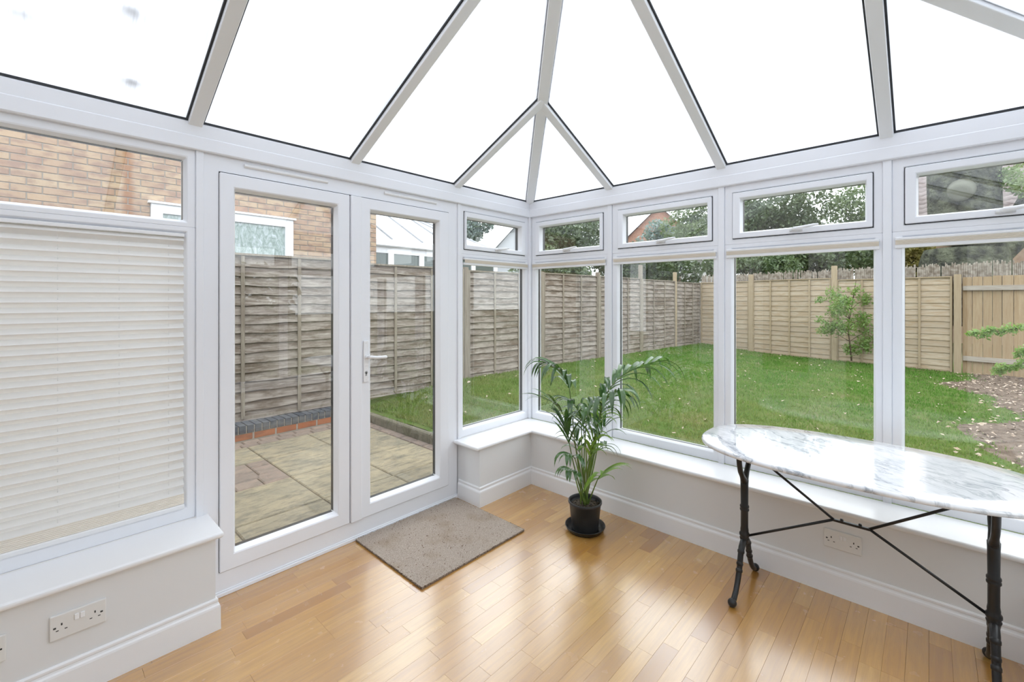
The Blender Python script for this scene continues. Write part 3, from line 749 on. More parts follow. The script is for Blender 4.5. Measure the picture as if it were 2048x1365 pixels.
def rod(a, b, name='brace_rod'): MB().tube([(X0, a[0], a[1]), (X0, b[0], b[1])], .0058, 8).build(name, M['iron'], tb, True)
rod((.648, .258), (.303, .452)); rod((.655, .690), (.303, .452)); rod((-.160, .258), (.182, .452)); rod((-.167, .690), (.182, .452))
m = MB(); m.box(X0 - .008, X0 + .008, .178, .307, .446, .456); cb = m.build('centre_plate', M['iron'], tb, bevel=.002)
for y in (.275, .212): MB().lathe([(.006, .456), (.006, .462), (.004, .465)], (X0, y, 0), 8).build('bolt', M['iron'], cb)

# potted palm
PC = Vector((2.318, 1.540, 0))
sa = MB().lathe([(.085, .0), (.098, .001), (.112, .014), (.119, .030), (.1215, .0315), (.121, .034), (.116, .033), (.108, .015), (.096, .006), (.0005, .005)], PC, 40).build('plant_saucer', M['saucer'], None, True)
tag(sa, 'shallow black plastic saucer on the floor under the palm pot', 'saucer')
palm = empty('potted_palm', (PC.x, PC.y, .006)); tag(palm, 'green kentia palm in a dark grey plastic pot near the corner', 'plant')
MB().lathe([(.072, .0065), (.078, .008), (.080, .02), (.0955, .165), (.100, .166), (.1015, .170), (.1015, .180), (.099, .182), (.094, .180), (.092, .165), (.088, .150)], PC, 40).build('pot', M['pot'], palm, True)
m = MB(); m.lathe([(.0905, .148), (.086, .153), (.05, .157), (.0005, .158)], PC, 30)
for k in range(70):
    g = random.uniform(0, 6.28); r = .085 * math.sqrt(random.random()); m.ball((PC.x + r * math.cos(g), PC.y + r * math.sin(g), .158), random.uniform(.003, .008), 6, .7)
m.build('soil', M['soil'], palm, True)
VR = Vector((SA, -CA, 0)); VD = Vector((CA, SA, 0)); UP = Vector((0, 0, 1))
def bez(P, n):
    P = [Vector(p) for p in P]; out = []
    for i in range(n + 1):
        t = i / n * (len(P) - 1); k = min(int(t), len(P) - 2); f = t - k
        p0 = P[max(k - 1, 0)]; p1 = P[k]; p2 = P[k + 1]; p3 = P[min(k + 2, len(P) - 1)]
        out.append(.5 * ((2 * p1) + (p2 - p0) * f + (2 * p0 - 5 * p1 + 4 * p2 - p3) * f * f + (3 * p1 - p0 - 3 * p2 + p3) * f ** 3))
    return out
def blade(root, direction, L, wd, droop, side, seg=7):
    """folded strap leaf; direction unit vector, side = width vector hint"""
    d = direction.normalized(); pts = []; p = root.copy(); cur = d.copy()
    for i in range(seg + 1):
        pts.append(p.copy()); cur = (cur + Vector((0, 0, -droop * (i + .5) / seg))).normalized(); p = p + cur * (L / seg)
    vs = []; fs = []
    for i, q in enumerate(pts):
        f = i / seg; t = (pts[min(i + 1, seg)] - pts[max(i - 1, 0)]).normalized()
        s = side - t * side.dot(t)
        if s.length < .05: s = t.cross(UP)
        s.normalize(); n = s.cross(t).normalized()
        if n.z < 0: n = -n
        ww = wd * (.30 + .70 * math.sin(math.pi * min(1, (f + .10) * .72)) ** .8) * (1 - f ** 4) + .0004
        vs += [q - s * ww / 2 + n * ww * .10, q - n * ww * .07, q + s * ww / 2 + n * ww * .10]
        if i: b = 3 * i; fs += [(b - 3, b - 2, b + 1, b), (b - 2, b - 1, b + 2, b + 1)]
    return MB().add(vs, fs)
def frond(pet, rach, nl, L, wd, droop, mt='palm', base=.004, spread=55, lift=.15):
    """pet/rach: lists of (u,v,depth)"""
    pp = [PC + Vector((random.uniform(-.02, .02), random.uniform(-.02, .02), .15))] + [at(*p) for p in pet]
    c = bez(pp, 10); MB().tube(c, [base * (1.25 - .5 * i / 10) for i in range(11)], 7).build('stem', M['palm_stem'], palm, True)
    rc = bez([at(*p) for p in rach], 12); fo = MB().tube(rc, [base * .75 * (1 - .75 * i / 12) for i in range(13)], 6).build('frond', M['palm_stem'], palm, True)
    for k in range(nl):
        f = (k + .3) / nl; i = f * 12; a = int(min(i, 11)); r = rc[a].lerp(rc[a + 1], i - a); t = (rc[a + 1] - rc[a]).normalized()
        sd = 1 if k % 2 else -1; th = Vector((t.x, t.y, 0))
        lat = t.cross(UP)
        if lat.length < .25: lat = (VR * .8 - VD * .5)
        lat.normalize(); ang = math.radians(spread * (1 - .5 * f) + random.uniform(-9, 9))
        dr = (t * math.cos(ang) + lat * sd * math.sin(ang) + UP * (lift + random.uniform(-.06, .10))).normalized()
        l = L * (.78 + .42 * math.sin(math.pi * (f * .8 + .15))) * random.uniform(.88, 1.12)
        wide = dr.cross(UP + lat * sd * -.25)
        blade(r, dr, l, wd * 1.2 * random.uniform(.85, 1.15) * (1 - .25 * f), droop * random.uniform(.75, 1.3), wide, 8).build('leaflet', M[mt], fo, True)
D = 2.757
# top left arching frond, big right frond pair, then the shorter inner ones
frond([(1152, 900, D), (1139, 777, D - .02)], [(1139, 777, D - .02), (1130, 757, D - .03), (1116, 741, D - .04), (1098, 732, D - .05)], 15, .225, .026, .62, spread=46, lift=.25)
frond([(1185, 900, D), (1206, 806, D + .02)], [(1206, 806, D + .02), (1217, 782, D + .03), (1234, 760, D + .05), (1258, 744, D + .07), (1288, 730, D + .09), (1312, 724, D + .11)], 20, .275, .030, .62, base=.0065, spread=52, lift=.22)
frond([(1178, 930, D - .05), (1200, 830, D - .10)], [(1200, 830, D - .1), (1208, 806, D - .13), (1222, 790, D - .18), (1240, 782, D - .24)], 14, .22, .030, .85, base=.006, spread=56, lift=.2)
frond([(1150, 940, D - .03), (1139, 890, D - .06)], [(1139, 890, D - .06), (1136, 872, D - .07), (1131, 858, D - .08)], 8, .18, .026, .22, spread=42, lift=.45)
frond([(1165, 930, D), (1163, 860, D)], [(1163, 860, D), (1160, 834, D - .02), (1151, 812, D - .05), (1136, 800, D - .09)], 14, .19, .024, .8, spread=56, lift=.2)
frond([(1168, 930, D + .04), (1172, 850, D + .06)], [(1172, 850, D + .06), (1176, 824, D + .09), (1183, 806, D + .12), (1192, 798, D + .15)], 12, .17, .024, .9, spread=58, lift=.2)
frond([(1186, 940, D + .02), (1197, 884, D + .04)], [(1197, 884, D + .04), (1202, 864, D + .06), (1211, 848, D + .09)], 8, .165, .025, .35, spread=46, lift=.3)
frond([(1185, 985, D - .03), (1195, 960, D - .06)], [(1195, 960, D - .06), (1202, 950, D - .08), (1209, 944, D - .1)], 9, .175, .024, .30, 'palm_new', spread=82, lift=.12)
frond([(1157, 980, D - .04), (1149, 947, D - .07)], [(1149, 947, D - .07), (1143, 941, D - .1), (1136, 939, D - .13)], 7, .11, .026, .9, spread=50, lift=.2)
frond([(1170, 950, D - .04), (1178, 917, D - .07)], [(1178, 917, D - .07), (1182, 895, D - .09), (1186, 876, D - .1)], 9, .145, .032, .55, 'palm_new', spread=48, lift=.3)
frond([(1166, 955, D + .03), (1160, 907, D + .05)], [(1160, 907, D + .05), (1156, 888, D + .08), (1150, 872, D + .11)], 8, .15, .028, .6, spread=50, lift=.3)
frond([(1176, 950, D + .05), (1190, 907, D + .09)], [(1190, 907, D + .09), (1199, 896, D + .12), (1210, 889, D + .15)], 7, .14, .022, .7, spread=50, lift=.2)
frond([(1160, 960, D - .05), (1150, 918, D - .12)], [(1150, 918, D - .12), (1143, 911, D - .16), (1134, 909, D - .2)], 7, .125, .022, .8, spread=50, lift=.2)
frond([(1172, 900, D - .02), (1168, 868, D - .05)], [(1168, 868, D - .05), (1166, 848, D - .08), (1160, 832, D - .12)], 9, .15, .026, .9, spread=52, lift=.25)
frond([(1188, 910, D), (1194, 858, D)], [(1194, 858, D), (1198, 838, D + .02), (1206, 822, D + .05)], 9, .16, .027, .7, 'palm_new', base=.0055, spread=48, lift=.3)
frond([(1150, 890, D), (1124, 825, D)], [(1124, 825, D), (1108, 807, D - .02), (1090, 799, D - .03)], 7, .16, .013, .25, spread=24, base=.003)

# ================================================================== OUTDOORS
def fy(x): return 5.47 - .0622 * (x - 1.53)
def sm(a, b, x): t = np.clip((x - a) / (b - a), 0, 1); return t * t * (3 - 2 * t)
def gz(x, y): return .012 + .165 * sm(2.6, 5.0, y) * sm(2.95, 4.4, x) * (1 - .35 * sm(7, 12.5, x)) + .03 * sm(8, 12, x)
GP = -.07
m = MB(); m.box(-14, 60, -40, 60, -.6, -.13); ST(m.build('ground', M['ground']), 'bare garden ground beyond the lawn and paving', 'ground')
# patio
pa = MB().box(-3.5, 2.80, 2.53, 5.30, -.13, GP - .012).build('patio', M['joint']); ST(pa, 'buff stone patio outside the glass doors', 'patio')
def slab_mesh(name, mt, c):
    e = .5; vs = [(-e, -e, -.5), (e, -e, -.5), (e, e, -.5), (-e, e, -.5), (-e, -e, .3), (e, -e, .3), (e, e, .3), (-e, e, .3), (-e + c, -e + c, .5), (e - c, -e + c, .5), (e - c, e - c, .5), (-e + c, e - c, .5)]
    fs = [(3, 2, 1, 0), (0, 1, 5, 4), (1, 2, 6, 5), (2, 3, 7, 6), (3, 0, 4, 7), (4, 5, 9, 8), (5, 6, 10, 9), (6, 7, 11, 10), (7, 4, 8, 11), (8, 9, 10, 11)]
    me = MB().add(vs, fs).mesh(name); me.materials.append(mt); return me
slabm = slab_mesh('paving_slab', M['slab'], .012); pavm = slab_mesh('brick_paver', M['paver'], .05)
gx = [-3.48 + .0, -2.69, -2.09, -1.49, -.89, -.29, .305, .905, 1.498, 2.092, 2.695]; gy = [2.535, 3.292, 3.895, 4.49, 4.985]
for i in range(len(gx) - 1):
    for j in range(4):
        a, b, c, d = gx[i], gx[i + 1], gy[j], gy[j + 1]
        if i == 7 and j == 2:      # the slab moulded with a small brick pattern
            for (p, q, r, s) in ((0, .33, 0, .28), (.33, .66, 0, .28), (.66, 1, 0, .4), (0, .28, .28, .64), (.28, .72, .28, .64), (.72, 1, .4, .75), (0, .4, .64, 1), (.4, .72, .64, 1), (.72, 1, .75, 1)):
                piece('brick_paver', pavm, pa, (a + (p + q) / 2 * (b - a), c + (r + s) / 2 * (d - c), GP - .02), 0, ((q - p) * (b - a) - .008, (s - r) * (d - c) - .008, .04))
            continue
        piece('paving_slab', slabm, pa, ((a + b) / 2, (c + d) / 2, GP - .02 + random.uniform(-.002, .002)), 0, (b - a - .009, d - c - .009, .04))
x = -1.0
while x < 2.66:
    L = random.choice([.21, .16, .19]); piece('brick_paver', pavm, pa, (x + L / 2, 5.045, GP - .02), 0, (L - .007, .108, .04)); piece('brick_paver', pavm, pa, (x + L / 2 + .05, 5.155, GP - .021), 0, (L - .007, .10, .04)); x += L
y = 2.55
while y < 5.0:
    piece('brick_paver', pavm, pa, (2.752, y + .1, GP - .022), 0, (.098, .192, .04)); y += .2
# kerb between patio and lawn
kb = empty('lawn_kerb', (2.85, 3.8, GP)); tag(kb, 'mossy grey concrete kerb edging the lawn beside the patio', 'kerb')
kme = []
for k in range(2):
    pr = [(-.04, -.12), (.04, -.12), (.04, .07), (.025, .092), (-.02, .097), (-.036, .088), (-.04, .07)]
    mb = MB(); mb.prism([(a, -.5, z) for a, z in pr], [(a, .5, z) for a, z in pr]); me = mb.mesh('kerb_stone'); me.materials.append(M['curb']); kme.append(me)
y = 2.55
while y < 5.12:
    L = min(.6, 5.14 - y); piece('kerb_stone', kme[0], kb, (2.845, y + L / 2, GP + random.uniform(-.004, .004)), 0, (1, L - .006, 1)); y += .6
# garden wall under the first fence panels
gw = empty('garden_wall', (1.2, 5.30, GP)); tag(gw, 'low red brick garden wall with blue brick coping under the grey fence', 'garden wall')
MB().box(-1.0, 2.78, 5.235, 5.44, -.13, .075).build('mortar_bed', M['mortar'], gw)
bb = chamfer_box('coping_brick', M['blue_brick'], .04); rb = chamfer_box('red_brick', M['red_brick'], .04)
x = -1.0
while x < 2.75:
    piece('coping_brick', bb, gw, (x + .0355, 5.345, .045), 0, (.066, .235, .085), rot=(random.uniform(-.02, .02), 0, 0)); x += .0755
x = -1.05
while x < 2.75:
    piece('red_brick', rb, gw, (x + .11, 5.285, -.034), 0, (.213, .105, .066)); x += .2235

# fences ------------------------------------------------------------
def slat_mesh(name, mt, seed, amp, tl=.034):
    R = random.Random(seed); n = 14; vs = []; fs = []; ph = [R.uniform(0, 6.3) for _ in range(4)]
    for i in range(n + 1):
        s = i / n; wv = amp * (math.sin(s * 9 + ph[0]) * .5 + math.sin(s * 23 + ph[1]) * .3 + math.sin(s * 41 + ph[2]) * .2)
        zb, zt = -.12 + wv, 1.04
        vs += [(s, -tl, zb), (s, -.006, zt), (s, .003, zt), (s, -tl + .011, zb)]
        if i:
            b = 4 * i
            for k in range(4): fs.append((b - 4 + k, b + k, b + (k + 1) % 4, b - 4 + (k + 1) % 4))
    fs += [(0, 1, 2, 3), (4 * n + 3, 4 * n + 2, 4 * n + 1, 4 * n)]
    me = MB().add(vs, fs).mesh(name); me.materials.append(mt); return me
oldslat = [slat_mesh('slat', M['old_wood'], k, .10) for k in range(5)]; newslat = [slat_mesh('slat', M['pine'], 20 + k, .05, .021) for k in range(4)]
def ubox(name, mt):
    me = chamfer_box(name, mt, .02); return me
ob = ubox('batten', M['old_post']); pb = ubox('batten', M['pine_post']); opost = ubox('post', M['old_post']); ppost = ubox('post', M['pine_post'])
def fence_panel(p0, p1, z0, z1, ns, bats, slats, bm_, label, fence, cap=True, fw=.03):
    p0 = Vector(p0); p1 = Vector(p1); e = (p1 - p0); L = e.length; th = math.atan2(e.y, e.x); e.normalize(); n = Vector((math.sin(th), -math.cos(th)))
    m = MB(); N3 = Vector((n.x, n.y, 0)); E3 = Vector((e.x, e.y, 0)); B3 = Vector((p0.x, p0.y, 0))
    def slabx(s0, s1, d0, d1, za, zb): m.hexa([B3 + E3 * s + N3 * d + Vector((0, 0, z)) for z in (za, zb) for s, d in ((s0, d0), (s1, d0), (s1, d1), (s0, d1))])
    slabx(0, fw, 0, .045, z0, z1); slabx(L - fw, L, 0, .045, z0, z1); slabx(0, L, -.016, .040, z1 - .003, z1 + .019); slabx(0, L, -.01, .03, z0, z0 + .03)
    r = m.build('fence_panel', bm_.materials[0], fence); r['label'] = label
    H = (z1 - z0) / ns
    for i in range(ns):
        q = p0
        piece('slat', slats[(i * 7 + int(L * 100)) % len(slats)], r, (q.x, q.y, z0 + i * H + random.uniform(-.006, .006)), th, (L, 1.0, H * random.uniform(1.0, 1.08)), rot=(0, 0, th))
    def bat(name, s, zz, dims, d=.03):
        q = p0 + e * s + n * d; piece(name, bm_, r, (q.x, q.y, zz), th, dims)
    for f in bats: bat('batten', f * L, (z0 + z1) / 2, (.035, .02, z1 - z0 - .02), .034)
    return r
def fence_post(p, z0, z1, me, label, fence, w_=.075):
    r = piece('fence_post', me, fence, (p[0], p[1], (z0 + z1) / 2), 0, (w_, w_, z1 - z0)); r['label'] = label; return r
def piece_top(name, me, loc, scale, rz=0):
    o = bpy.data.objects.new(name, me); COL.objects.link(o); o.location = loc; o.scale = scale; o.rotation_euler = (0, 0, rz); return o
SF = empty('side_fence', (6, fy(6), 0)); tag(SF, 'long weathered grey lap fence on the left side of the garden', 'fence')
BF = empty('back_fence', (12.4, 2.2, 0)); tag(BF, 'pale pine lap fence across the back of the lawn', 'fence')
PX = [-.86, .97, 2.79, 4.62, 6.35, 8.08, 9.76, 11.45, 12.96]
zbase = [.10, .10, .12, .15, .17, .20, .19, .15]; ztop = [1.885, 1.885, 1.855, 1.838, 1.87, 1.868, 1.855, 1.835]
PL = ['weathered grey lap fence panel hidden behind the cream blind', 'weathered grey lap fence panel seen through the left glass door', 'weathered grey lap fence panel seen through the right glass door',
      'weathered grey lap fence panel seen through the narrow window beside the doors', 'reddish grey lap fence panel seen through the first window right of the corner', 'pale grey lap fence panel just left of the tall post in the second window',
      'pale lap fence panel near the far garden corner, between two tall posts', 'last short lap fence panel in the far garden corner']
for i in range(8):
    a, b = PX[i] + .04, PX[i + 1] - .04
    fence_panel((a, fy(a)), (b, fy(b)), zbase[i], ztop[i], 17, (1 / 3, 2 / 3), oldslat, ob, PL[i], SF)
QL = ['grey fence post at the far left behind the blind window', 'grey fence post at the left edge of the left glass door', 'grey fence post hidden behind the meeting stiles of the doors', 'dark fence post at the left edge of the narrow window', 'dark brown fence post at the left edge of the first right-hand window',
      'brown fence post with a flat cap right of the reddish panel', 'tall pale fence post standing above the side fence, left one', 'tall greenish fence post standing above the side fence, right one', 'corner fence post where the side and back fences meet']
for i, x in enumerate(PX):
    fence_post((x, fy(x) - .01), 0, [1.93, 1.93, 1.93, 1.90, 1.90, 1.96, 2.20, 2.10, 1.86][i], opost if i < 7 else ppost, QL[i], SF)
def bxp(y): return 12.73 + (y - 3.76) * (1.05 / 4.115)     # back fence line x(y)
BYS = [4.76, 3.336, 1.535, -.375]
BP = ['pine lap fence panel at the left end of the back fence', 'pine lap fence panel in the middle of the back fence, left of the sapling', 'pine lap fence panel behind the leafy sapling']
for i in range(3):
    a, b = BYS[i] - .05, BYS[i + 1] + .05
    fence_panel((bxp(a), a), (bxp(b), b), .05, [1.845, 1.855, 1.812][i], 15, (.25, .5, .75) if i else (.36, .7), newslat, pb, BP[i], BF)
for y, zt_, l in ((3.336, 2.03, 'pine fence post between the left and middle back panels'), (1.535, 2.14, 'taller pine fence post beside the leafy sapling'), (-.385, 1.86, 'stout pine fence post where the upright boards begin')):
    fence_post((bxp(y) - .02, y), 0, zt_, ppost, l, BF, .1)
# upright board fence to the right
uf = empty('board_fence', (bxp(-1.6), -1.6, 0)); tag(uf, 'golden upright board fence with two grey rails at the right', 'fence')
bme = ubox('board', M['pine_v']); rme = ubox('rail', M['rail']); th = math.atan2(-1, -(1.05 / 4.115)); y = -.45; k = 0
while y > -4.2:
    wd = random.uniform(.105, .135); piece('board', bme, uf, (bxp(y - wd / 2) + .03 + (k % 2) * .008, y - wd / 2, .925 + random.uniform(-.01, .01)), th, (wd - .004, .018, 1.78)); y -= wd; k += 1
for z in (1.605, .325):
    piece('rail', rme, uf, (bxp(-2.3) - .01, -2.3, z), th, (3.8, .04, .085))
# reed screen behind the back fence
V = []; Q = []
y = 4.75
while y > -4.2:
    wd = random.uniform(.012, .03); zt_ = 2.07 + random.uniform(-.05, .025); x = bxp(y) + .09 + random.uniform(-.008, .008); b = len(V)
    if random.random() < .96:
        for (dx, dy) in ((0, 0), (-.008, -wd / 2), (0, -wd)): V += [(x + dx, y + dy, .9), (x + dx, y + dy, zt_)]
        V += [(x + .008, y - wd / 2, .9), (x + .008, y - wd / 2, zt_)]
        Q += [(b, b + 2, b + 3, b + 1), (b + 2, b + 4, b + 5, b + 3), (b + 4, b + 6, b + 7, b + 5), (b + 6, b, b + 1, b + 7)]
    y -= wd * .95
rs = link('reed_screen', arrmesh('reed_screen', V, Q, M['reed']), None); tag(rs, 'grey brown reed screen showing above the back fence', 'reed screen', None, 'stuff')

# lawn -------------------------------------------------------------
nx, ny = 90, 80; X, Y = np.meshgrid(np.linspace(2.885, 13.4, nx), np.linspace(-4.5, 5.6, ny)); Zl = gz(X, Y) + RNG.normal(0, .006, X.shape)
V = np.stack([X, Y, Zl], -1).reshape(-1, 3); ii = np.arange(nx * ny).reshape(ny, nx); Q = np.stack([ii[:-1, :-1], ii[:-1, 1:], ii[1:, 1:], ii[1:, :-1]], -1).reshape(-1, 4)
ST(link('lawn', arrmesh('lawn', V, Q, M['lawn'], True), None), 'mossy lawn between the conservatory and the fences', 'lawn')
def bedness(x, y): return sm(-.15, -.75, y + .25 * np.sin(x * 1.7) + .12 * np.sin(x * 4.1 + 1)) * sm(4.6, 6.2, x)
N = 150000
r = RNG.random(N); gxr = 2.92 + 10.0 * r ** 1.5; gyr = -2.2 + 7.6 * RNG.random(N)
keep = (gyr < 5.47 - .0622 * (gxr - 1.53) - .03) & (RNG.random(N) > bedness(gxr, gyr) * .97) & (gxr < 12.73 + (gyr - 3.76) * .255)
keep &= (gxr > 2.97)
gxr = gxr[keep]; gyr = gyr[keep]; N = len(gxr); g = RNG.random(N) * 6.283; hgt = RNG.uniform(.018, .05, N); wd = RNG.uniform(.0022, .0045, N) * (1 + .12 * gxr)
ln = RNG.uniform(.1, .9, N) * hgt; z0 = gz(gxr, gyr) - .004; cg, sg = np.cos(g), np.sin(g)
V = np.empty((N, 3, 3)); V[:, 0] = np.stack([gxr - sg * wd, gyr + cg * wd, z0], -1); V[:, 1] = np.stack([gxr + sg * wd, gyr - cg * wd, z0], -1); V[:, 2] = np.stack([gxr + cg * ln, gyr + sg * ln, z0 + hgt], -1)
gr = link('grass', arrmesh('grass', V.reshape(-1, 3), np.arange(3 * N).reshape(-1, 3), M['grass']), None); tag(gr, 'short green grass blades of the lawn', 'grass', None, 'stuff')
# mulch bed (slightly mounded) and fallen leaves
X, Y = np.meshgrid(np.linspace(4.6, 12.2, 70), np.linspace(-4.4, .1, 50)); bd = bedness(X, Y); Zb = gz(X, Y) - .05 + .075 * bd + RNG.normal(0, .008, X.shape)
V = np.stack([X, Y, Zb], -1).reshape(-1, 3); ii = np.arange(70 * 50).reshape(50, 70); Q = np.stack([ii[:-1, :-1], ii[:-1, 1:], ii[1:, 1:], ii[1:, :-1]], -1).reshape(-1, 4)
ST(link('planting_bed', arrmesh('planting_bed', V, Q, M['mulch'], True), None), 'dark mulch bed along the right side of the lawn', 'planting bed')
N = 9000; lx = 3.2 + 9 * RNG.random(N); ly = -3.2 + 8.4 * RNG.random(N); kp = (RNG.random(N) < .05 + .95 * bedness(lx, ly)) & (lx < 12.4) & (ly < 5.1); lx = lx[kp]; ly = ly[kp]; N = len(lx)
lz = gz(lx, ly) + .028 + .008 * RNG.random(N); a = RNG.random(N) * 6.28; L = RNG.uniform(.012, .032, N); W_ = L * RNG.uniform(.4, .7, N); ti = RNG.uniform(-.012, .012, (N, 4))
ca, sa_ = np.cos(a), np.sin(a); V = np.stack([np.stack([lx + ca * L, ly + sa_ * L, lz + ti[:, 0]], -1), np.stack([lx - sa_ * W_, ly + ca * W_, lz + ti[:, 1]], -1), np.stack([lx - ca * L, ly - sa_ * L, lz + ti[:, 2]], -1), np.stack([lx + sa_ * W_, ly - ca * W_, lz + ti[:, 3]], -1)], 1)
fl_ = link('fallen_leaves', arrmesh('fallen_leaves', V.reshape(-1, 3), np.arange(4 * N).reshape(-1, 4), M['litter']), None); tag(fl_, 'dry brown fallen leaves scattered over the bed and lawn', 'leaf litter', None, 'stuff')

# foliage -----------------------------------------------------------
def leaves(centres, n, size, asp=.5, seed=1, shell=.5):
    R = np.random.default_rng(seed); C = np.array([c[:3] for c in centres], float); Rd = np.array([c[3] for c in centres], float)
    pr = Rd ** 2 / (Rd ** 2).sum(); k = R.choice(len(C), n, p=pr); d = R.normal(size=(n, 3)); d /= np.linalg.norm(d, axis=1)[:, None]
    rr = Rd[k] * (shell + (1 - shell) * R.random(n)) ** .8; P = C[k] + d * rr[:, None] * np.array([1, 1, .9])
    a = R.normal(size=(n, 3)); a /= np.linalg.norm(a, axis=1)[:, None]; b = np.cross(a, R.normal(size=(n, 3))); b /= np.linalg.norm(b, axis=1)[:, None]
    s = size * R.uniform(.6, 1.4, n)[:, None]; nrm = np.cross(a, b)
    V = np.stack([P - a * s, P - b * s * asp + nrm * s * .15, P + a * s, P + b * s * asp + nrm * s * .15], 1)
    return V.reshape(-1, 3), np.arange(4 * n).reshape(-1, 4)
def clumps(c, rx, ry, rz, n, r, seed):
    R = random.Random(seed); out = []
    while len(out) < n:
        x, y, z = (R.uniform(-1, 1) for _ in range(3))
        if x * x + y * y + z * z < 1: out.append((c[0] + x * rx, c[1] + y * ry, c[2] + z * rz, r * R.uniform(.6, 1.3)))
    return out
def tree(name, base, cl, n, size, mt, label, trunk=True, seed=3, asp=.5, group=None, tr=.12, cat='tree'):
    r = empty(name, base); tag(r, label, cat, group)
    V, Q = leaves(cl, n, size, asp, seed); o = link('foliage', arrmesh('foliage', V, Q, M[mt]), None, r); o['kind'] = 'stuff'
    top = np.mean(np.array([c[:3] for c in cl]), axis=0); b = Vector(base); t_ = Vector(top)
    m = MB(); m.tube([b, b.lerp(t_, .4) + Vector((.05, .05, 0)), t_], [tr, tr * .75, tr * .4], 8)
    for c in cl[:7]: m.tube([b.lerp(t_, .45), (b.lerp(t_, .7) + Vector(c[:3])) / 2, Vector(c[:3])], [tr * .45, tr * .3, tr * .12], 6)
    m.build('trunk', M['bark'], r, True)
    return r
def cen(u, v, d): p = at(u, v, d); return (p.x, p.y, p.z)
def grd(u, d): p = at(u, 598, d); return (p.x, p.y, -.13)
tree('evergreen_tree', grd(1150, 17), clumps(cen(1150, 478, 17), 1.5, 1.5, .85, 16, .75, 1), 9000, .075, 'holly', 'dark evergreen tree behind the side fence in the first right-hand window', seed=1, group='trees beyond the fences')
tree('evergreen_hedge', grd(1120, 14), clumps(cen(1105, 545, 14), 1.2, 1.2, .45, 10, .5, 2), 5000, .06, 'holly', 'low evergreen hedge showing just above the reddish fence panel', seed=2, group='trees beyond the fences', cat='hedge')
tree('laurel_bush', grd(1290, 17), clumps(cen(1290, 532, 17), 1.9, 1.9, .55, 16, .6, 3), 8000, .085, 'holly', 'glossy dark laurel bush above the pale side fence in the second window', seed=3, group='trees beyond the fences', cat='bush')
tree('pale_tree', grd(1390, 24), clumps(cen(1400, 440, 24), 1.8, 1.8, 1.7, 14, .9, 4), 8000, .09, 'pale_leaf', 'hazy pale green tree in the upper light of the second window', seed=4, group='trees beyond the fences')
tree('holly_tree', grd(1530, 17), clumps(cen(1535, 470, 17), 1.7, 1.7, 1.5, 26, .8, 5), 15000, .075, 'holly', 'dense holly tree above the middle back fence panel', seed=5, group='trees beyond the fences')
tree('holly_tree', grd(1720, 18), clumps(cen(1735, 450, 18), 1.05, 1.05, 1.6, 18, .7, 6), 9000, .075, 'holly', 'loose holly tree just left of the thick trunk, sky showing through', seed=6, group='trees beyond the fences')
tree('holly_tree', grd(1630, 16), clumps(cen(1635, 520, 16), 1.5, 1.5, .6, 14, .6, 7), 7000, .07, 'holly', 'low holly tree above the back fence, behind the sapling', seed=7, group='trees beyond the fences')
tree('evergreen_hedge', grd(1500, 15), clumps(cen(1500, 528, 15), 1.3, 1.3, .35, 10, .5, 12), 6000, .06, 'holly', 'dark evergreen hedge above the left half of the pine back fence', seed=14, group='trees beyond the fences', cat='hedge')
tree('copper_bush', grd(1825, 15), clumps(cen(1822, 505, 15), .6, .6, .5, 8, .45, 8), 3000, .06, 'rust_leaf', 'yellow brown bush beside the thick trunk above the back fence', seed=8, group='trees beyond the fences', cat='bush')
tree('fir_tree', grd(925, 26), clumps(cen(938, 452, 26), 1.1, 1.1, .75, 10, .6, 9), 3500, .11, 'blue_leaf', 'blue grey tree in the upper light of the narrow window', seed=9, group='trees beyond the fences')
tree('distant_tree', grd(1345, 30), clumps(cen(1350, 470, 30), 2.0, 2.0, 1.2, 9, .9, 10), 3500, .12, 'blue_leaf', 'distant grey forked tree right of the red gable', seed=10, group='trees beyond the fences', tr=.3)
hc = [(-1.6 + .40 * i, -2.4 + .10 * math.sin(i * 2.1), .35 + .58 * j, .50) for i in range(11) for j in range(3)]  # unseen hedge, added to keep the sky's reflection out of the door panes
tree('added_hedge', (.4, -2.4, -.13), hc, 14000, .075, 'holly', 'unseen evergreen hedge added outside the near side wall to block sky reflections', seed=15, cat='hedge')
# thick old trunk with a cut scar and two limbs
tk = empty('old_tree', grd(1925, 13.2)); tag(tk, 'thick grey old tree trunk with a round cut scar above the back fence', 'tree')
pts = [at(1922, 640, 13.2), at(1924, 560, 13.2), at(1930, 500, 13.2), at(1928, 440, 13.2), at(1926, 380, 13.2), at(1925, 300, 13.2), at(1922, 150, 13.2)]
MB().tube(bez(pts, 24), [.92, .92, .93, .95, 1.0, 1.0, .98, .95, .9, .87, .84, .82, .8] + [.79] * 12, 20).build('trunk', M['bark'], tk, True)
m = MB(); m.tube(bez([at(1945, 530, 13.0), at(1995, 490, 12.9), at(2050, 440, 12.8), at(2110, 330, 12.8), at(2130, 200, 12.8)], 14), [.55, .55, .52, .5, .48, .45] + [.4] * 9, 14); m.build('limb', M['bark'], tk, True)
m = MB(); c = at(1921, 384, 12.46); c2 = at(1920, 386, 12.32); m.tube([at(1924, 378, 12.9), c, c2, c2 + (c2 - c).normalized() * .02], [.34, .26, .235, .15], 18); m.build('cut_scar', M['cut'], tk, True)
V, Q = leaves(clumps(cen(2045, 355, 12.3), .5, .5, .45, 6, .35, 3), 900, .055, .5, 12); o = link('foliage', arrmesh('foliage', V, Q, M['pale_leaf']), None, tk); o['kind'] = 'stuff'
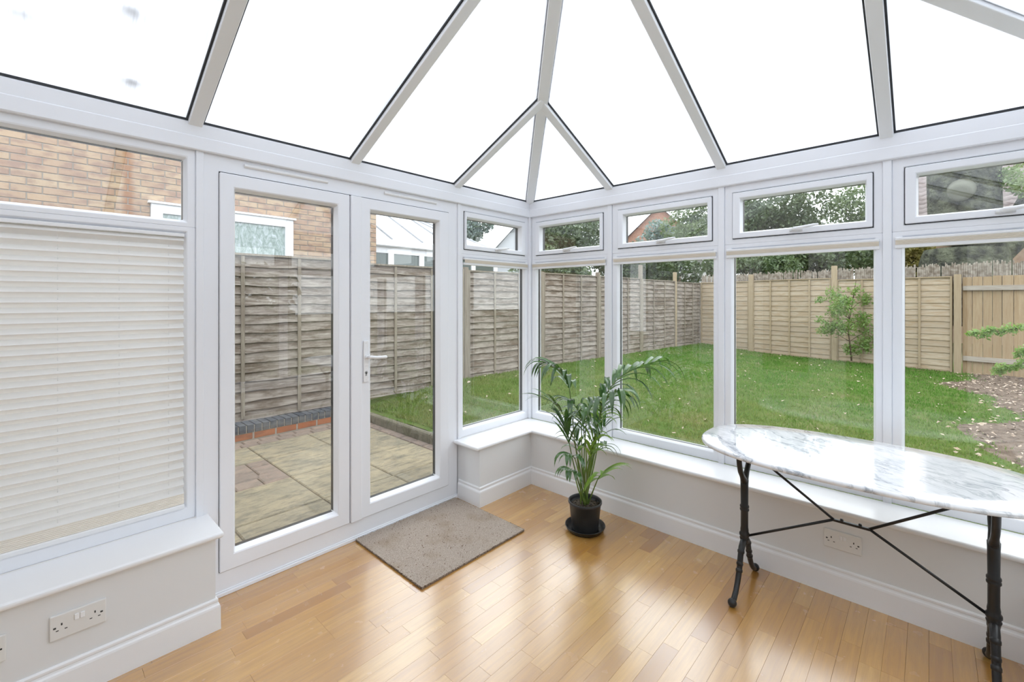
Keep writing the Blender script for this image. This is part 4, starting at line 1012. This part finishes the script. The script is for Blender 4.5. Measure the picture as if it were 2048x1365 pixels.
# sapling in front of the back fence
sp = empty('sapling', (11.85, 1.17, .03)); tag(sp, 'leafy young sapling growing in front of the pine fence', 'sapling')
q = [Vector((11.85, 1.17, .03)), at(1700, 690, 9.5), at(1698, 650, 9.5), at(1706, 605, 9.5), at(1712, 560, 9.5)]
dd = 9.42; stem_pts = bez([at(1703, 722, dd), at(1700, 690, dd), at(1697, 655, dd), at(1704, 610, dd), at(1712, 562, dd)], 10)
MB().tube(stem_pts, [.016 * (1 - .6 * i / 10) for i in range(11)], 6).build('stem', M['twig'], sp, True)
cl = []
for (u, v, s) in ((1670, 590, .2), (1685, 612, .24), (1672, 625, .2), (1665, 655, .22), (1650, 660, .16), (1690, 655, .2), (1722, 640, .22), (1735, 665, .24), (1728, 690, .22), (1690, 605, .16), (1712, 580, .14), (1730, 600, .16), (1640, 600, .1), (1700, 700, .16), (1640, 640, .1)):
    d = dd + random.uniform(-.35, .35); p = at(u, v, d); cl.append((p.x, p.y, p.z, s * .85))
    t0 = stem_pts[min(10, max(1, int((722 - v) / 16)))]; MB().tube([t0, (t0 + p) / 2 + Vector((0, 0, .03)), p], [.007, .005, .002], 5).build('branch', M['twig'], sp, True)
V, Q = leaves([(c[0], c[1], c[2], c[3] * 1.25) for c in cl], 3200, .030, .45, 21, .15); o = link('foliage', arrmesh('foliage', V, Q, M['spring']), None, sp); o['kind'] = 'stuff'
# shrub at the right edge reaching in
sh = empty('shrub', (7.2, -1.35, .03)); tag(sh, 'bright green shrub branches reaching in at the right edge', 'shrub')
base = Vector((7.2, -1.35, .03)); ds = 5.0; cl = []
for path in (((2120, 640), (2048, 655), (1990, 664), (1940, 668)), ((2110, 700), (2060, 722), (2020, 735), (1995, 742)), ((2120, 660), (2080, 690), (2060, 700), (2035, 706))):
    P = [at(u, v, ds + .15 * i) for i, (u, v) in enumerate(path)]; c = bez([base, (base + P[0]) / 2 + Vector((0, -.1, .15))] + P, 16)
    MB().tube(c, [.012 * (1 - .8 * i / 16) for i in range(17)], 5).build('branch', M['twig'], sh, True)
    for p in c[7:]: cl.append((p.x, p.y, p.z + random.uniform(-.02, .03), random.uniform(.04, .09)))
V, Q = leaves(cl, 1700, .021, .5, 31, .1); o = link('foliage', arrmesh('foliage', V, Q, M['spring']), None, sh); o['kind'] = 'stuff'

# neighbour's house (buff brick) -------------------------------------
HY = 6.70
nh = empty('neighbour_house', (.5, HY, -.13)); tag(nh, 'buff brick neighbouring house beyond the grey fence', 'house')
MB().box(-6, 3.93, HY + .006, HY + 6, -.13, 6.0).build('mortar_wall', M['mortar'], nh)
bk = chamfer_box('brick', M['buff'], .03); vis = []; rest = MB(); WX0, WX1, WZ1 = .99, 2.59, 2.53
for rI in range(14, 52):
    z = -.13 + rI * .075 + .0325; off = .1125 * (rI % 2)
    k = int((-4.5) / .225)
    while k * .225 + off < 3.93:
        a = k * .225 + off + .005; b = min(a + .215, 3.93); k += 1
        if b - a < .03: continue
        if z < WZ1 + .03 and b > WX0 and a < WX1:
            if a < WX0 - .03: vis.append((a, WX0 - .006, z))
            if b > WX1 + .03: vis.append((WX1 + .006, b, z))
            continue
        vis.append((a, b, z))
def bvis(t):
    p = pix(((t[0] + t[1]) / 2, HY, t[2]))
    if p is None: return 0
    u, v = p[0], p[1]
    if (-20 < u < 372 and 250 < v < 445) or (466 < u < 672 and 375 < v < 530) or (740 < u < 756 and 425 < v < 535): return 100 / p[2]
    return 0
vis.sort(key=lambda t: -bvis(t))
for i, t in enumerate(vis):
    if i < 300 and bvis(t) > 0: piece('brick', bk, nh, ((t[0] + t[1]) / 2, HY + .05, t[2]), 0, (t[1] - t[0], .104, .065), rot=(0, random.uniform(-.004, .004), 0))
    else: rest.box(t[0], t[1], HY - .002, HY + .09, t[2] - .0325, t[2] + .0325)
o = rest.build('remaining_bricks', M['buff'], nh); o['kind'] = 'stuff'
m = MB(); P = lambda s, d, z: (s, HY + d, z)
def hring(m, o_, i_, d0, d1):
    lp = lambda r, d: [P(r[0], d, r[2]), P(r[1], d, r[2]), P(r[1], d, r[3]), P(r[0], d, r[3])]
    vs = lp(o_, d0) + lp(i_, d0) + lp(i_, d1) + lp(o_, d1); fs = [(a * 4 + k, a * 4 + (k + 1) % 4, ((a + 1) % 4) * 4 + (k + 1) % 4, ((a + 1) % 4) * 4 + k) for a in range(4) for k in range(4)]; m.add(vs, fs)
hring(m, (WX0, WX1, 1.30, WZ1), (WX0 + .11, WX1 - .11, 1.41, WZ1 - .11), -.05, .05); wf = m.build('house_window', M['pvc'], nh, bevel=.004)
m = MB(); m.box(WX0 + .10, WX1 - .10, HY - .025, HY - .012, 1.40, WZ1 - .10); m.build('pane', M['reflection_pane'], wf)
m = MB(); m.box(WX0 - .03, WX1 + .03, HY - .075, HY + .03, WZ1, WZ1 + .025); m.build('head_trim', M['gloss'], wf)
# neighbour's white conservatory
nc = empty('neighbour_conservatory', (5.8, 7.6, -.13)); tag(nc, 'white neighbouring conservatory beyond the fence, seen through the right door', 'conservatory')
x0, x1, y0_ = 4.05, 7.6, 7.6
MB().box(x0, x1, y0_, y0_ + .1, -.13, 1.45).build('dwarf_wall', M['far_buff'], nc)
MB().box(x0 - .05, x1 + .06, y0_ - .10, y0_ + .05, 2.40, 2.54).build('gutter', M['pvc'], nc, bevel=.02)
MB().box(x0, x1, y0_ - .02, y0_ + .08, 2.28, 2.41).build('head_frame', M['pvc'], nc)
nxs = np.linspace(x0, x1, 6)
for a in nxs: MB().box(a - .06, a + .06, y0_ - .03, y0_ + .07, 1.4, 2.30).build('mullion', M['pvc'], nc)
for a, b in zip(nxs[:-1], nxs[1:]): MB().box(a + .06, b - .06, y0_ + .0, y0_ + .03, 1.45, 2.29).build('pane', M['dark_glass'], nc)
ex, ry, rz = 1.55, y0_ + 1.6, 3.42
MB().prism([(x0, y0_ - .05, 2.52), (x1, y0_ - .05, 2.52), (x1 - ex, ry, rz), (x0, ry, rz)], [(x0, y0_ - .05, 2.55), (x1, y0_ - .05, 2.55), (x1 - ex, ry, rz + .03), (x0, ry, rz + .03)]).build('roof_panels', M['gloss'], nc)
MB().prism([(x1, y0_ - .05, 2.52), (x1, ry + 1.6, 2.52), (x1 - ex, ry, rz)], [(x1, y0_ - .05, 2.55), (x1, ry + 1.6, 2.55), (x1 - ex, ry, rz + .03)]).build('hip_panel', M['gloss'], nc)
for a in nxs[:-1]:
    tx = min(a, x1 - ex); MB().tube([(a, y0_ - .06, 2.555), (tx, ry, rz + .04)], .02, 6).build('rafter', M['grey_roof'], nc)
MB().tube([(x1, y0_ - .06, 2.555), (x1 - ex, ry, rz + .04)], .025, 6).build('rafter', M['grey_roof'], nc)
# far houses
def gable_house(name, u, d, wdt, eave, ridge, mt, rt, label, face=None, depth=6):
    c = at(u, 598, d); r = empty(name, (c.x, c.y, -.13)); tag(r, label, 'house', 'houses in the distance')
    th = math.atan2(c.y, c.x); ex_ = Vector((math.sin(th), -math.cos(th), 0)); ey = Vector((math.cos(th), math.sin(th), 0)); B = Vector((c.x, c.y, 0))
    q = lambda s, t, z: B + ex_ * s + ey * t + Vector((0, 0, z)); h2 = wdt / 2
    f = [(-h2, -.13), (h2, -.13), (h2, eave), (0, ridge), (-h2, eave)]
    MB().prism([q(s, 0, z) for s, z in f], [q(s, depth, z) for s, z in f]).build('walls', M[mt], r)
    for s in (-1, 1):
        MB().hexa([q(s * (h2 + .25), -.3, eave - .15), q(s * (h2 + .25), depth, eave - .15), q(0, depth, ridge + .05), q(0, -.3, ridge + .05)] + [q(s * (h2 + .25), -.3, eave), q(s * (h2 + .25), depth, eave), q(0, depth, ridge + .2), q(0, -.3, ridge + .2)]).build('roof_slope', M[rt], r)
        MB().hexa([q(s * (h2 + .3), -.36, eave - .22), q(s * (h2 + .3), -.31, eave - .22), q(0, -.31, ridge - .02), q(0, -.36, ridge - .02)] + [q(s * (h2 + .3), -.36, eave + .06), q(s * (h2 + .3), -.31, eave + .06), q(0, -.31, ridge + .26), q(0, -.36, ridge + .26)]).build('bargeboard', M['pvc'], r)
    return r
gable_house('gable_house', 1318, 34, 6.4, 5.2, 8.4, 'far_brick', 'tile_red', 'red brick gable house with white bargeboards in the distance')
gable_house('gable_house', 1066, 42, 3.9, 5.8, 8.7, 'far_brick', 'tile_red', 'distant brick gable house just right of the corner post')
gable_house('pale_house', 1034, 34, 3.3, 5.1, 7.0, 'grey_roof', 'grey_roof', 'pale grey roofed house far behind the narrow window')
gable_house('white_shed', 1397, 21.5, 1.6, 2.55, 3.4, 'gloss', 'grey_roof', 'small white garden building with a gable behind the far fence corner', depth=2)
# tiled house behind the old tree
th_ = empty('tiled_house', (24, -1.5, -.13)); tag(th_, 'brick house with a brown grey tiled roof behind the old tree', 'house')
hx0, ya, yb, ez, rz = 22.0, -12.0, .25, 4.05, 8.6
MB().box(hx0, hx0 + 8, ya, yb, -.13, ez).build('walls', M['far_buff'], th_)
V = []; Q = []; nC = 24; nT = int((yb - ya + .6) / .3)
for i in range(nC):
    xa = hx0 - .4 + i * (4.6 / nC); za = ez - .1 + i * ((rz - ez) / nC); xb = xa + 4.6 / nC * 1.12; zb_ = za + (rz - ez) / nC * 1.12
    b = len(V)
    for k in range(nT * 4 + 1):
        y = ya - .3 + k * .075; wv = .035 * math.sin(k * math.pi / 2 + .4)
        V += [(xa, y, za + .06 + wv), (xb, y, zb_ + wv * .6), (xa + .01, y, za - .01 + wv)]
        if k: c = b + 3 * k; Q += [(c - 3, c, c + 1, c - 2), (c - 1, c + 2, c, c - 3)]
link('roof_tiles', arrmesh('roof_tiles', V, Q, M['tile']), None, th_)
MB().box(hx0 - .5, hx0 - .38, ya, yb + .3, ez - .2, ez - .06).build('gutter', M['pvc'], th_)
